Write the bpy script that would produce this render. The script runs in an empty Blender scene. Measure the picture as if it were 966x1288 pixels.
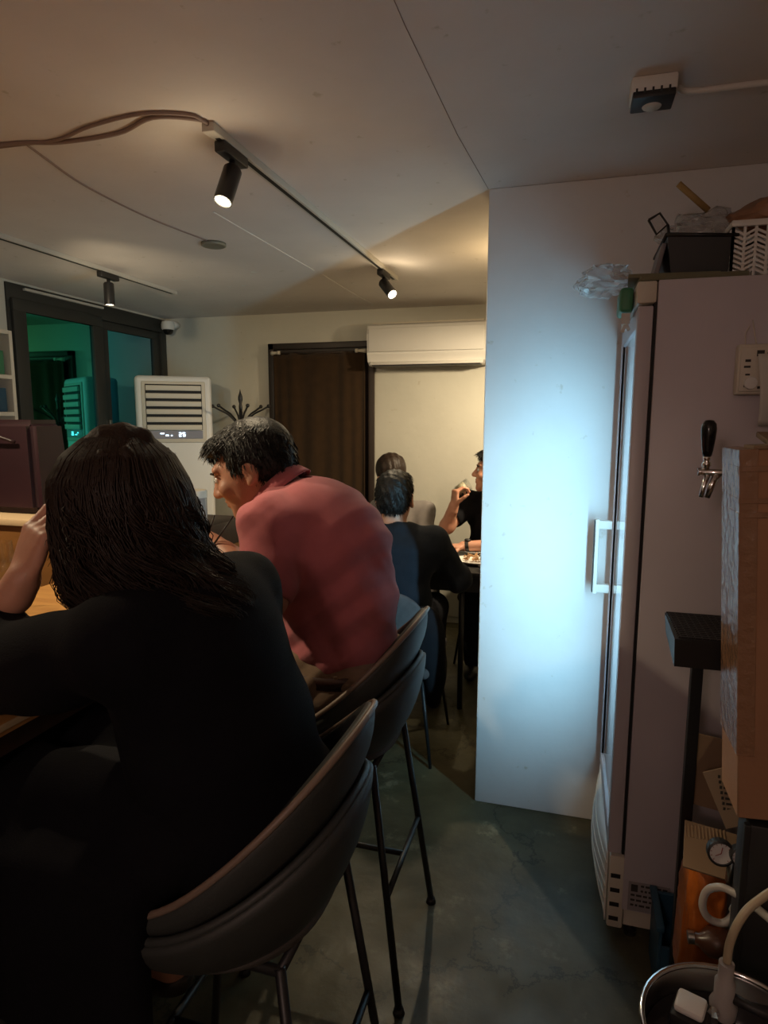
import bpy, bmesh, math, random
import numpy as np
import openvdb
from mathutils import Vector, Matrix, Euler, noise
PI = math.pi
random.seed(7)
C = bpy.context.scene.collection
S = bpy.context.scene
R = math.radians

# ------------------------------------------------------------ camera
cam_d = bpy.data.cameras.new('camera')
cam = bpy.data.objects.new('camera', cam_d); C.objects.link(cam); S.camera = cam
cam_d.sensor_fit = 'VERTICAL'; cam_d.sensor_height = 36; cam_d.lens = 810 / 1288 * 36
cam_d.clip_start = 0.02
rr = Vector((0.9612905379, 0.2755268640, 0.0023342762)); uu = Vector((-0.0409587441, 0.1345138104, 0.9900648545)); ff = Vector((-0.2724754722, 0.9518355856, -0.1405920875))
M = Matrix((rr, uu, -ff)).transposed().to_4x4(); M.translation = (0, 0, 1.5)
cam.matrix_world = M
# ------------------------------------------------------------ world, exposure
w = bpy.data.worlds.new('world'); S.world = w; w.use_nodes = True
w.node_tree.nodes['Background'].inputs[0].default_value = (0.11, 0.085, 0.11, 1)
w.node_tree.nodes['Background'].inputs[1].default_value = 0.75
S.view_settings.view_transform = 'Standard'; S.view_settings.look = 'None'
S.view_settings.exposure = 0.0; S.view_settings.gamma = 1; S.view_settings.use_curve_mapping = False
H = 2.30

def light(name, kind, loc, power, color, rot=None, target=None, size=None, size_y=None, angle=None, blend=.3, radius=.03, spread=None):
    d = bpy.data.lights.new(name, kind); d.energy = power; d.color = color
    if kind == 'AREA':
        d.shape = 'RECTANGLE'; d.size = size; d.size_y = size_y or size
        if spread: d.spread = R(spread)
    if kind == 'SPOT': d.spot_size = R(angle); d.spot_blend = blend
    if kind in ('SPOT', 'POINT'): d.shadow_soft_size = radius
    o = bpy.data.objects.new(name, d); C.objects.link(o); o.location = loc
    if target is not None:
        o.rotation_euler = (Vector(target) - Vector(loc)).to_track_quat('-Z', 'Y').to_euler()
    elif rot: o.rotation_euler = rot
    return o

WARM = (1.0, .80, .52); COOL = (.40, .78, 1.0)
# room lamp behind the photographer (dim, reddish)
light('room_lamp_light', 'POINT', (-.35, -.8, 1.75), 13, (1.0, .68, .58), radius=.12)
# fridge tubes (inside the cabinet, behind the glass)
light('fridge_tube_light', 'AREA', (.222, 1.868, 1.06), 9, COOL, target=(-.30, 2.42, 1.06), size=.03, size_y=1.15, spread=120)
# track lamps out of frame above the bar and behind the partition, with two added fills
light('bar_track_light', 'SPOT', (-1.9, 1.1, 2.12), 60, WARM, target=(-1.6, 1.6, .9), angle=120, blend=.6)
light('wall_fill_light', 'SPOT', (-2.10, 2.1, 2.1), 24, WARM, target=(-2.35, 4.6, 1.35), angle=85, blend=.7)  # added spot without a lamp, brightens the left part of the back wall
light('dining_track_light', 'SPOT', (.15, 3.5, 2.05), 140, WARM, target=(-.7, 4.3, .9), angle=110, blend=.8, radius=.05)
light('ceiling_fill_light', 'POINT', (-.22, 3.2, 2.1), 5, (1, .72, .36), radius=.05)  # added bare point light, no bulb there; warms the ceiling beside the partition

# ------------------------------------------------------------ materials
def mat(name, col, rough=.6, metal=0, bump=0, bscale=60, vary=0, vscale=4, emit=None, estr=0, spec=None, alpha=1, trans=0, ior=None, sheen=0, coat=0):
    m = bpy.data.materials.new(name); m.use_nodes = True
    nt = m.node_tree; b = nt.nodes['Principled BSDF']
    c = (*col, 1)
    b.inputs['Base Color'].default_value = c
    b.inputs['Roughness'].default_value = rough; b.inputs['Metallic'].default_value = metal
    if spec is not None: b.inputs['Specular IOR Level'].default_value = spec
    if trans: b.inputs['Transmission Weight'].default_value = trans
    if ior: b.inputs['IOR'].default_value = ior
    if sheen: b.inputs['Sheen Weight'].default_value = sheen
    if coat: b.inputs['Coat Weight'].default_value = coat
    if alpha < 1: b.inputs['Alpha'].default_value = alpha
    if emit: b.inputs['Emission Color'].default_value = (*emit, 1); b.inputs['Emission Strength'].default_value = estr
    tc = nt.nodes.new('ShaderNodeTexCoord')
    if vary:
        n = nt.nodes.new('ShaderNodeTexNoise'); n.inputs['Scale'].default_value = vscale; n.inputs['Detail'].default_value = 6
        nt.links.new(tc.outputs['Object'], n.inputs['Vector'])
        r = nt.nodes.new('ShaderNodeValToRGB')
        r.color_ramp.elements[0].position = .3; r.color_ramp.elements[1].position = .7
        r.color_ramp.elements[0].color = (*[max(0, x * (1 - vary)) for x in col], 1)
        r.color_ramp.elements[1].color = (*[min(1, x * (1 + vary)) for x in col], 1)
        nt.links.new(n.outputs['Fac'], r.inputs[0]); nt.links.new(r.outputs[0], b.inputs['Base Color'])
    if bump:
        n = nt.nodes.new('ShaderNodeTexNoise'); n.inputs['Scale'].default_value = bscale; n.inputs['Detail'].default_value = 4
        nt.links.new(tc.outputs['Object'], n.inputs['Vector'])
        bp = nt.nodes.new('ShaderNodeBump'); bp.inputs['Strength'].default_value = bump; bp.inputs['Distance'].default_value = .01
        nt.links.new(n.outputs['Fac'], bp.inputs['Height']); nt.links.new(bp.outputs[0], b.inputs['Normal'])
    return m

def plaster(name, col, stain=(.45, .40, .30), seams=False):
    m = mat(name, col, rough=.75, bump=.25, bscale=9)
    nt = m.node_tree; b = nt.nodes['Principled BSDF']
    tc = nt.nodes.new('ShaderNodeTexCoord')
    n1 = nt.nodes.new('ShaderNodeTexNoise'); n1.inputs['Scale'].default_value = 1.7; n1.inputs['Detail'].default_value = 8; n1.inputs['Roughness'].default_value = .6
    n2 = nt.nodes.new('ShaderNodeTexNoise'); n2.inputs['Scale'].default_value = 22; n2.inputs['Detail'].default_value = 5
    nt.links.new(tc.outputs['Object'], n1.inputs['Vector']); nt.links.new(tc.outputs['Object'], n2.inputs['Vector'])
    r1 = nt.nodes.new('ShaderNodeValToRGB'); r1.color_ramp.elements[0].position = .3; r1.color_ramp.elements[1].position = .75
    r1.color_ramp.elements[0].color = (*col, 1); r1.color_ramp.elements[1].color = (*[x * .86 for x in col], 1)
    r2 = nt.nodes.new('ShaderNodeValToRGB'); r2.color_ramp.elements[0].position = .69; r2.color_ramp.elements[1].position = .76
    r2.color_ramp.elements[0].color = (0, 0, 0, 1); r2.color_ramp.elements[1].color = (.55, .55, .55, 1)
    mx = nt.nodes.new('ShaderNodeMixRGB'); mx.inputs[2].default_value = (*stain, 1)
    nt.links.new(n1.outputs['Fac'], r1.inputs[0]); nt.links.new(n2.outputs['Fac'], r2.inputs[0])
    nt.links.new(r2.outputs[0], mx.inputs[0]); nt.links.new(r1.outputs[0], mx.inputs[1]); nt.links.new(mx.outputs[0], b.inputs['Base Color'])
    return m

def glass(name, tint=(1, 1, 1), refl=.12, rough=.02, opac=0.0, rcol=(1, 1, 1)):
    """thin sheet: transparent + glossy (fresnel)"""
    m = bpy.data.materials.new(name); m.use_nodes = True; nt = m.node_tree; nt.nodes.clear()
    o = nt.nodes.new('ShaderNodeOutputMaterial'); t = nt.nodes.new('ShaderNodeBsdfTransparent'); t.inputs[0].default_value = (*tint, 1)
    g = nt.nodes.new('ShaderNodeBsdfGlossy'); g.inputs['Roughness'].default_value = rough; g.inputs['Color'].default_value = (*rcol, 1)
    lw = nt.nodes.new('ShaderNodeLayerWeight'); lw.inputs[0].default_value = .5
    pw = nt.nodes.new('ShaderNodeMath'); pw.operation = 'POWER'; pw.inputs[1].default_value = 4; nt.links.new(lw.outputs['Facing'], pw.inputs[0])
    a = nt.nodes.new('ShaderNodeMath'); a.operation = 'MULTIPLY_ADD'; a.inputs[1].default_value = .8; a.inputs[2].default_value = refl; a.use_clamp = True
    nt.links.new(pw.outputs[0], a.inputs[0])
    mx = nt.nodes.new('ShaderNodeMixShader'); nt.links.new(a.outputs[0], mx.inputs[0]); nt.links.new(t.outputs[0], mx.inputs[1]); nt.links.new(g.outputs[0], mx.inputs[2])
    nt.links.new(mx.outputs[0], o.inputs[0]); return m

def floor_mat():
    m = mat('concrete_floor', (.1, .1, .08), rough=.5, bump=.35, bscale=14)
    nt = m.node_tree; b = nt.nodes['Principled BSDF']; L = nt.links.new
    tc = nt.nodes.new('ShaderNodeTexCoord')
    def nz(s, d=6, r=.6):
        n = nt.nodes.new('ShaderNodeTexNoise'); n.inputs['Scale'].default_value = s; n.inputs['Detail'].default_value = d; n.inputs['Roughness'].default_value = r
        L(tc.outputs['Object'], n.inputs['Vector']); return n
    def ramp(src, p0, c0, p1, c1):
        r = nt.nodes.new('ShaderNodeValToRGB'); e = r.color_ramp.elements
        e[0].position = p0; e[0].color = (*c0, 1); e[1].position = p1; e[1].color = (*c1, 1); L(src, r.inputs[0]); return r
    a = ramp(nz(2.2, 9, .65).outputs['Fac'], .3, (.030, .030, .018), .72, (.125, .110, .058))
    pale = ramp(nz(5.5, 8, .7).outputs['Fac'], .58, (0, 0, 0), .70, (.7, .7, .7))
    mx = nt.nodes.new('ShaderNodeMixRGB'); mx.inputs[2].default_value = (.27, .24, .15, 1); L(pale.outputs[0], mx.inputs[0]); L(a.outputs[0], mx.inputs[1])
    v = nt.nodes.new('ShaderNodeTexVoronoi'); v.feature = 'DISTANCE_TO_EDGE'; v.inputs['Scale'].default_value = 1.5
    nd = nz(4, 6, .7); md = nt.nodes.new('ShaderNodeMixRGB'); md.inputs[0].default_value = .35
    L(tc.outputs['Object'], md.inputs[1]); L(nd.outputs['Color'], md.inputs[2]); L(md.outputs[0], v.inputs['Vector'])
    cr = ramp(v.outputs['Distance'], 0.002, (.25, .25, .25), .012, (1, 1, 1))
    mm = nt.nodes.new('ShaderNodeMixRGB'); mm.blend_type = 'MULTIPLY'; mm.inputs[0].default_value = .8
    L(mx.outputs[0], mm.inputs[1]); L(cr.outputs[0], mm.inputs[2]); L(mm.outputs[0], b.inputs['Base Color'])
    rr_ = ramp(nz(3, 5).outputs['Fac'], .3, (.35,) * 3, .7, (.7,) * 3); L(rr_.outputs[0], b.inputs['Roughness'])
    return m

def fabric(name, col, scale=700, strength=.25, vary=.15, rough=.95, sheen=.15):
    m = mat(name, col, rough=rough, bump=strength, bscale=scale, vary=vary, vscale=18, sheen=sheen, spec=.2)
    return m

def wood(name, c1, c2, scale=(2, 30, 30), rough=.45):
    m = mat(name, c1, rough=rough); nt = m.node_tree; b = nt.nodes['Principled BSDF']
    tc = nt.nodes.new('ShaderNodeTexCoord'); mp = nt.nodes.new('ShaderNodeMapping'); mp.inputs['Scale'].default_value = scale
    n = nt.nodes.new('ShaderNodeTexNoise'); n.inputs['Scale'].default_value = 1.5; n.inputs['Detail'].default_value = 8
    r = nt.nodes.new('ShaderNodeValToRGB'); r.color_ramp.elements[0].color = (*c1, 1); r.color_ramp.elements[1].color = (*c2, 1)
    r.color_ramp.elements[0].position = .3; r.color_ramp.elements[1].position = .7
    nt.links.new(tc.outputs['Object'], mp.inputs[0]); nt.links.new(mp.outputs[0], n.inputs['Vector']); nt.links.new(n.outputs['Fac'], r.inputs[0]); nt.links.new(r.outputs[0], b.inputs['Base Color'])
    return m

# ------------------------------------------------------------ mesh helpers
class MB:
    def __init__(s): s.bm = bmesh.new()
    def box(s, x0, x1, y0, y1, z0, z1, bev=0, seg=2, rot=None, piv=None):
        t = bmesh.new(); bmesh.ops.create_cube(t, size=1)
        for v in t.verts: v.co = Vector(((x0 + x1) / 2 + v.co.x * (x1 - x0), (y0 + y1) / 2 + v.co.y * (y1 - y0), (z0 + z1) / 2 + v.co.z * (z1 - z0)))
        if bev: bmesh.ops.bevel(t, geom=t.edges[:], offset=bev, segments=seg, profile=.5, affect='EDGES')
        if rot:
            c = Vector(piv or ((x0 + x1) / 2, (y0 + y1) / 2, (z0 + z1) / 2)); E_ = Euler(rot).to_matrix()
            for v in t.verts: v.co = c + E_ @ (v.co - c)
        s.add(t); return s
    def add(s, t):
        me = bpy.data.meshes.new('t'); t.to_mesh(me); t.free(); s.bm.from_mesh(me); bpy.data.meshes.remove(me)
    def raw(s, vs, fs):
        V = [s.bm.verts.new(v) for v in vs]
        for f in fs:
            try: s.bm.faces.new([V[i] for i in f])
            except ValueError: pass
        return s
    def tube(s, pts, r, n=8, caps=True):
        pts = [Vector(p) for p in pts]; rs = r if isinstance(r, (list, tuple)) else [r] * len(pts)
        rings = []; up = None
        for i, p in enumerate(pts):
            d = (pts[min(i + 1, len(pts) - 1)] - pts[max(i - 1, 0)])
            if d.length < 1e-9: d = Vector((0, 0, 1))
            d.normalize()
            if up is None: up = d.orthogonal().normalized()
            up = (up - d * up.dot(d)); up = up.normalized() if up.length > 1e-6 else d.orthogonal().normalized()
            sd = d.cross(up)
            rings.append([s.bm.verts.new(p + (up * math.cos(2 * PI * k / n) + sd * math.sin(2 * PI * k / n)) * rs[i]) for k in range(n)])
        for a, b in zip(rings, rings[1:]):
            for k in range(n): s.bm.faces.new((a[k], a[(k + 1) % n], b[(k + 1) % n], b[k]))
        if caps and n > 2:
            s.bm.faces.new(rings[0][::-1]); s.bm.faces.new(rings[-1])
        return s
    def lathe(s, prof, c=(0, 0, 0), n=24, M=None):
        """profile [(r,z)] about z; M optional 3x3"""
        c = Vector(c); rings = []
        for r, z in prof:
            if r < 1e-5:
                p = Vector((0, 0, z)); p = (M @ p if M else p) + c; rings.append([s.bm.verts.new(p)])
            else:
                ring = []
                for k in range(n):
                    p = Vector((r * math.cos(2 * PI * k / n), r * math.sin(2 * PI * k / n), z)); p = (M @ p if M else p) + c
                    ring.append(s.bm.verts.new(p))
                rings.append(ring)
        for a, b in zip(rings, rings[1:]):
            for k in range(n):
                k2 = (k + 1) % n
                if len(a) == 1 and len(b) == 1: continue
                if len(a) == 1: s.bm.faces.new((a[0], b[k2], b[k]))
                elif len(b) == 1: s.bm.faces.new((a[k], a[k2], b[0]))
                else: s.bm.faces.new((a[k], a[k2], b[k2], b[k]))
        return s
    def grid(s, P):
        """P[i][j] points -> sheet"""
        V = [[s.bm.verts.new(p) for p in row] for row in P]
        for i in range(len(V) - 1):
            for j in range(len(V[0]) - 1): s.bm.faces.new((V[i][j], V[i + 1][j], V[i + 1][j + 1], V[i][j + 1]))
        return s

def obj(name, mb, m, parent=None, smooth=None, loc=None, mods=None):
    bm = mb.bm
    bmesh.ops.remove_doubles(bm, verts=bm.verts[:], dist=1e-6)
    bmesh.ops.recalc_face_normals(bm, faces=bm.faces[:])
    org = Vector(parent['_w']) if parent is not None and '_w' in parent else Vector((0, 0, 0))
    pos = Vector(loc) if loc is not None else org
    for v in bm.verts: v.co -= pos
    me = bpy.data.meshes.new(name); bm.to_mesh(me); bm.free()
    if smooth is not None:
        me.shade_smooth() if smooth is True else None
        if smooth is not True: me.set_sharp_from_angle(angle=R(smooth))
        if smooth is not True:
            for p in me.polygons: p.use_smooth = True
    if m: me.materials.append(m)
    o = bpy.data.objects.new(name, me); C.objects.link(o)
    o['_w'] = tuple(pos)
    if parent is not None: o.parent = parent; o.location = pos - org
    else: o.location = pos
    return o

def tag(o, label=None, cat=None, group=None, kind=None):
    if label: o['label'] = label
    if cat: o['category'] = cat
    if group: o['group'] = group
    if kind: o['kind'] = kind
    return o
def thing(name, label, cat, loc=(0, 0, 0), group=None):
    o = bpy.data.objects.new(name, None); C.objects.link(o); o.location = loc; o['_w'] = tuple(loc); o.empty_display_size = .05
    return tag(o, label, cat, group)
def struct(name, mb, m, smooth=None): return tag(obj(name, mb, m, None, smooth), kind='structure')
def dup_tree(o, delta, parent=None):
    c = o.copy(); C.objects.link(c)
    if parent is not None: c.parent = parent
    else: c.location = Vector(o.location) + Vector(delta)
    if '_w' in o: c['_w'] = tuple(Vector(o['_w']) + Vector(delta))
    for ch in o.children: dup_tree(ch, delta, c)
    return c
def arc(c, r, a0, a1, n, ax='xz'):
    out = []
    for i in range(n + 1):
        a = R(a0 + (a1 - a0) * i / n); u, v = r * math.cos(a), r * math.sin(a)
        out.append((c[0] + u, c[1], c[2] + v) if ax == 'xz' else (c[0] + u, c[1] + v, c[2]) if ax == 'xy' else (c[0], c[1] + u, c[2] + v))
    return out
def spline(pts, n=8):
    P = [Vector(p) for p in pts]; P = [P[0] * 2 - P[1]] + P + [P[-1] * 2 - P[-2]]; out = []
    for i in range(1, len(P) - 2):
        for k in range(n):
            t = k / n; a, b, c, d = P[i - 1:i + 3]
            out.append(.5 * ((2 * b) + (c - a) * t + (2 * a - 5 * b + 4 * c - d) * t * t + (3 * b - a - 3 * c + d) * t ** 3))
    out.append(P[-2]); return out

# ------------------------------------------------------------ smooth solid modelling (signed distance -> mesh)
class SDF:
    """round cones and ellipsoids blended into ONE continuous surface"""
    def __init__(s, h=.006): s.h = h; s.ops = []
    def cap(s, a, b, r1, r2=None, k=.02, sub=False): s.ops.append(('c', np.array(a, float), np.array(b, float), r1, r1 if r2 is None else r2, k, sub)); return s
    def ell(s, c, r, k=.02, rot=None, sub=False):
        Mx = np.array(rot if rot is not None else np.eye(3), float); s.ops.append(('e', np.array(c, float), np.array(r, float), Mx, 0, k, sub)); return s
    def box(s, c, hs, rad=.01, k=.01, rot=None, sub=False):
        Mx = np.array(rot if rot is not None else np.eye(3), float); s.ops.append(('b', np.array(c, float), np.array(hs, float), Mx, rad, k, sub)); return s
    def chain(s, pts, rs, k=.02):
        for i in range(len(pts) - 1): s.cap(pts[i], pts[i + 1], rs[i], rs[i + 1], k)
        return s
    def bounds(s):
        lo = np.full(3, 1e9); hi = np.full(3, -1e9)
        for t, a, b, c, d, k, sub in s.ops:
            if sub: continue
            l, u = s.bb(t, a, b, c, d, .01)
            lo = np.minimum(lo, l); hi = np.maximum(hi, u)
        return lo, hi
    @staticmethod
    def bb(t, a, b, c, d, mg):
        if t == 'c':
            r = max(c, d); return np.minimum(a, b) - r - mg, np.maximum(a, b) + r + mg
        if t == 'e': r = max(b); e = np.abs(c) @ b; return a - e - mg, a + e + mg
        e = np.abs(c) @ b; return a - e - mg, a + e + mg
    def mesh(s, name, m, parent, disp=None, loc=None, clip=None):
        h = s.h; lo, hi = s.bounds(); lo = lo - 4 * h; hi = hi + 4 * h
        n = np.ceil((hi - lo) / h).astype(int) + 1
        D = np.full(tuple(n), .1, np.float32)
        ax = [lo[i] + h * np.arange(n[i]) for i in range(3)]
        for t, a, b, c, d, k, sub in s.ops:
            l, u = s.bb(t, a, b, c, d, k + 3 * h + .012)
            i0 = np.clip(np.floor((l - lo) / h).astype(int), 0, n - 1); i1 = np.clip(np.ceil((u - lo) / h).astype(int) + 1, 1, n)
            if (i1 <= i0).any(): continue
            sl = tuple(slice(i0[q], i1[q]) for q in range(3))
            X, Y, Z = np.meshgrid(ax[0][sl[0]], ax[1][sl[1]], ax[2][sl[2]], indexing='ij')
            P = np.stack([X, Y, Z], -1)
            if t == 'c':
                ba = b - a; L2 = max(ba @ ba, 1e-12); tt = np.clip(((P - a) @ ba) / L2, 0, 1)
                q = np.linalg.norm(P - a - tt[..., None] * ba, axis=-1) - (c + (d - c) * tt)
            elif t == 'e':
                Q = (P - a) @ c; k0 = np.linalg.norm(Q / b, axis=-1); k1 = np.linalg.norm(Q / (b * b), axis=-1)
                q = k0 * (k0 - 1) / np.maximum(k1, 1e-9)
            else:
                Q = np.abs((P - a) @ c) - (b - d); q = np.linalg.norm(np.maximum(Q, 0), axis=-1) + np.minimum(Q.max(-1), 0) - d
            o = D[sl]
            if sub:
                q = -q; hh = np.clip(.5 - .5 * (q - o) / k, 0, 1) if k > 0 else 0; D[sl] = (q * (1 - hh) + o * hh + k * hh * (1 - hh))
            else:
                hh = np.clip(.5 + .5 * (o - q) / k, 0, 1); D[sl] = (o * (1 - hh) + q * hh - k * hh * (1 - hh))
        if disp is not None or clip is not None:
            X, Y, Z = np.meshgrid(*ax, indexing='ij')
            if disp is not None:
                band = np.abs(D) < .03; D[band] += disp(X[band], Y[band], Z[band]).astype(np.float32)
            if clip is not None: D = np.maximum(D, clip(X, Y, Z).astype(np.float32))
        D = np.clip(D, -.1, .1)
        for q in range(3):
            idx = [slice(None)] * 3
            for e in (0, -1): idx[q] = e; D[tuple(idx)] = .1
        g = openvdb.FloatGrid(.1); g.copyFromArray(np.ascontiguousarray(D, dtype=np.float32))
        pts, tris, quads = g.convertToPolygons(isovalue=0.0, adaptivity=0.0)
        pts = np.asarray(pts, float) * h + lo
        org = Vector(parent['_w']) if parent is not None else Vector((0, 0, 0)); pos = Vector(loc) if loc is not None else org
        me = bpy.data.meshes.new(name)
        qs = np.asarray(quads)[:, ::-1]; nq = len(qs)
        me.vertices.add(len(pts)); me.vertices.foreach_set('co', (pts - np.array(pos)).astype(np.float32).ravel())
        me.loops.add(nq * 4); me.loops.foreach_set('vertex_index', qs.astype(np.int32).ravel())
        me.polygons.add(nq); me.polygons.foreach_set('loop_start', np.arange(0, nq * 4, 4, dtype=np.int32)); me.polygons.foreach_set('loop_total', np.full(nq, 4, np.int32))
        me.update(calc_edges=True); me.validate()
        # make sure normals point outwards (signed volume)
        v = pts[qs]; vol = np.einsum('ij,ij->i', v[:, 0], np.cross(v[:, 1], v[:, 2])).sum() + np.einsum('ij,ij->i', v[:, 0], np.cross(v[:, 2], v[:, 3])).sum()
        if vol < 0: me.flip_normals()
        me.polygons.foreach_set('use_smooth', np.ones(len(me.polygons), bool))
        me.materials.append(m)
        o = bpy.data.objects.new(name, me); C.objects.link(o); o['_w'] = tuple(pos)
        if parent is not None: o.parent = parent; o.location = pos - org
        else: o.location = pos
        return o

def frame(yaw=0, pitch=0, roll=0):
    """columns = local x (right), y (forward), z (up) in world; yaw 0 faces +y, positive turns left; pitch>0 looks up"""
    return np.array(Matrix.Rotation(R(yaw), 3, 'Z') @ Matrix.Rotation(R(pitch), 3, 'X') @ Matrix.Rotation(R(roll), 3, 'Y'))

def head(s, c, A, sc=1.0, ears=True):
    """skull, face, ears; c = middle of the head, A = frame"""
    c = np.array(c, float); T = lambda *p: c + A @ (np.array(p) * sc)
    e = lambda p, r, k=.02, sub=False: s.ell(T(*p), np.array(r) * sc, k, A, sub)
    e((0, -.018, .030), (.074, .092, .084)); e((0, .03, -.02), (.064, .062, .075), .03)
    e((0, .038, -.068), (.048, .045, .040), .03); e((0, .074, -.096), (.021, .017, .017), .025)
    e((0, .078, .034), (.050, .016, .016), .02)                                   # brow
    for sx in (-1, 1):
        e((sx * .032, .092, .010), (.019, .013, .012), .012, True)                # eye sockets
        e((sx * .038, .074, -.022), (.022, .018, .020), .02)                      # cheeks
        e((sx * .032, .079, .010), (.013, .013, .011), .004)                      # eye ball under the lid
        if ears:
            e((sx * .079, -.012, -.008), (.009, .020, .031), .006); e((sx * .087, -.006, -.006), (.004, .010, .017), .006, True)
            e((sx * .080, -.002, -.034), (.007, .010, .010), .006)
    s.cap(T(0, .086, .018), T(0, .108, -.022), .009 * sc, .013 * sc, .012)        # nose
    for sx in (-1, 1): e((sx * .011, .098, -.026), (.009, .011, .008), .008)
    e((0, .089, -.050), (.021, .010, .006), .006); e((0, .088, -.062), (.018, .010, .007), .006); e((0, .097, -.056), (.020, .006, .0022), .003, True)
    return T

def eyes(T, sc, parent, A):
    for sx in (-1, 1):
        c = T(sx * .032, .083, .009)
        mb = MB(); bmesh.ops.create_uvsphere(mb.bm, u_segments=12, v_segments=8, radius=.0115 * sc)
        for v in mb.bm.verts: v.co += Vector(c)
        e = obj('eye', mb, M_['eyewhite'], parent, True)
        mb = MB(); bmesh.ops.create_uvsphere(mb.bm, u_segments=10, v_segments=6, radius=.0062 * sc)
        for v in mb.bm.verts: v.co += Vector(T(sx * .032, .0895, .009))
        obj('iris', mb, M_['iris'], e, True)
        mb = MB(); mb.tube(spline([T(sx * .017, .092, .027), T(sx * .032, .095, .032), T(sx * .050, .084, .027)], 4), [.0025] * 4 + [.003] * 4 + [.0012], 6)
        obj('eyebrow', mb, M_['hair'], parent, True)

def hand(s, wrist, A, curl=(30, 35, 40, 45), thumb=35, side=1, sc=1.0, k=.006, spreadf=4):
    """A columns: x across the palm towards the thumb, y along the fingers, z out of the back of the hand"""
    w0 = np.array(wrist, float); T = lambda p: w0 + A @ (np.array(p) * sc)
    s.cap(T((0, -.03, 0)), T((0, .01, 0)), .024 * sc, .022 * sc, .015)
    s.ell(T((.004, .045, 0)), np.array((.040, .050, .014)) * sc, .014, A)
    for i, x in enumerate((.029, .010, -.009, -.027)):
        s.cap(T((x * .6, .02, 0)), T((x, .083, .002)), .011 * sc, .010 * sc, .010)
        L = [(.044, .026, .021), (.048, .030, .022), (.045, .028, .021), (.035, .021, .018)][i]
        p = np.array((x, .084, .002)); a = 0; fan = R(spreadf) * (1.5 - i) * .6
        for j, l in enumerate(L):
            a += R(curl[i]) * (1, 1.15, .7)[j]
            q = p + l * np.array((math.sin(fan), math.cos(a) * math.cos(fan), -math.sin(a)))
            s.cap(T(p), T(q), (.0092, .0085, .0078)[j] * sc, (.0085, .0078, .0068)[j] * sc, .004 if j else k); p = q
    p = np.array((.024, .020, -.006)); d = np.array((.72, .62, -.30)); d /= np.linalg.norm(d)
    s.cap(T((.012, .01, -.004)), T(p), .014 * sc, .013 * sc, .012)
    for j, l in enumerate((.036, .030, .024)):
        q = p + l * d; s.cap(T(p), T(q), (.0125, .0105, .0095)[j] * sc, (.0105, .0095, .008)[j] * sc, .006); p = q
        b = R(thumb) * (.5, 1, 1)[j] * .5; d = d + np.array((-.6 * b, .3 * b, -.9 * b)); d /= np.linalg.norm(d)

def strands(name, parent, m, seeds, fn, n=10, r=.0016, sides=3):
    """many thin tapered locks; fn(seed) -> list of points"""
    mb = MB()
    for sd in seeds:
        P = fn(sd)
        rs = [r * (1 - .8 * (i / (len(P) - 1)) ** 2) for i in range(len(P))]
        mb.tube(P, rs, sides, caps=False)
    o = obj(name, mb, m, parent, True); o['kind'] = 'stuff'; return o
# ============================================================ PART 2: the place
M_ = {}
M_['ceil'] = plaster('ceiling_plaster', (.76, .70, .655)); M_['wall'] = plaster('wall_plaster', (.62, .60, .52)); M_['part'] = plaster('partition_plaster', (.74, .74, .75))
M_['floor'] = floor_mat()
M_['black'] = mat('black_metal', (.012, .012, .013), rough=.42); M_['blackpl'] = mat('black_plastic', (.015, .014, .014), rough=.5)
M_['white'] = mat('white_plastic', (.72, .70, .66), rough=.45); M_['cream'] = mat('cream_plastic', (.62, .56, .46), rough=.5)
M_['trackw'] = mat('track_white', (.55, .52, .46), rough=.5)
M_['dwin'] = mat('window_frame_paint', (.028, .028, .024), rough=.55)
M_['fridge'] = mat('fridge_paint', (.52, .47, .50), rough=.38, vary=.06, vscale=3); M_['gasket'] = mat('rubber_gasket', (.008, .008, .008), rough=.7)
M_['chrome'] = mat('chrome', (.75, .73, .72), rough=.14, metal=1); M_['steel'] = mat('brushed_steel', (.55, .54, .52), rough=.28, metal=1)
M_['card'] = mat('cardboard', (.34, .175, .095), rough=.85, bump=.08, bscale=120, vary=.08, vscale=6); M_['card2'] = mat('cardboard_dull', (.26, .17, .10), rough=.85, vary=.1)
M_['tape'] = mat('packing_tape', (.28, .15, .085), rough=.22, bump=.6, bscale=45)
M_['paper'] = mat('paper', (.62, .60, .55), rough=.9, vary=.06); M_['ink'] = mat('ink', (.04, .035, .03), rough=.8)
M_['curtain'] = fabric('brown_curtain', (.036, .019, .008), scale=300, strength=.2)
M_['dframe'] = mat('dark_brown_frame', (.022, .012, .008), rough=.5)
M_['led'] = mat('display_led', (.1, .1, .1), emit=(.65, .85, 1), estr=5)
M_['lens'] = mat('lamp_lens', (1, .9, .75), emit=(1, .84, .62), estr=14)
M_['tube'] = mat('lit_tube', (1, 1, 1), emit=(.5, .85, 1), estr=3)
M_['fabw'] = wood('bar_wood', (.36, .17, .05), (.50, .26, .08), (3, 20, 20)); M_['woodd'] = wood('dark_wood', (.03, .016, .010), (.05, .026, .014), (20, 20, 2))
M_['woodo'] = wood('orange_wood', (.20, .085, .022), (.27, .12, .035), (3, 3, 20))
M_['clear'] = glass('clear_glass', (.95, .97, .97), .06); M_['film'] = glass('clear_film', (.86, .86, .86), .10, .3)
M_['doorglass'] = glass('fridge_glass', (.92, .96, .97), .10, .03)
M_['hose'] = mat('vinyl_hose', (.55, .50, .45), rough=.3, trans=.35); M_['hoset'] = mat('yellowed_hose', (.50, .40, .26), rough=.35, trans=.2)
M_['orange'] = mat('orange_plastic', (.50, .13, .02), rough=.3, bump=.5, bscale=14, vary=.35, vscale=9)
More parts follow.
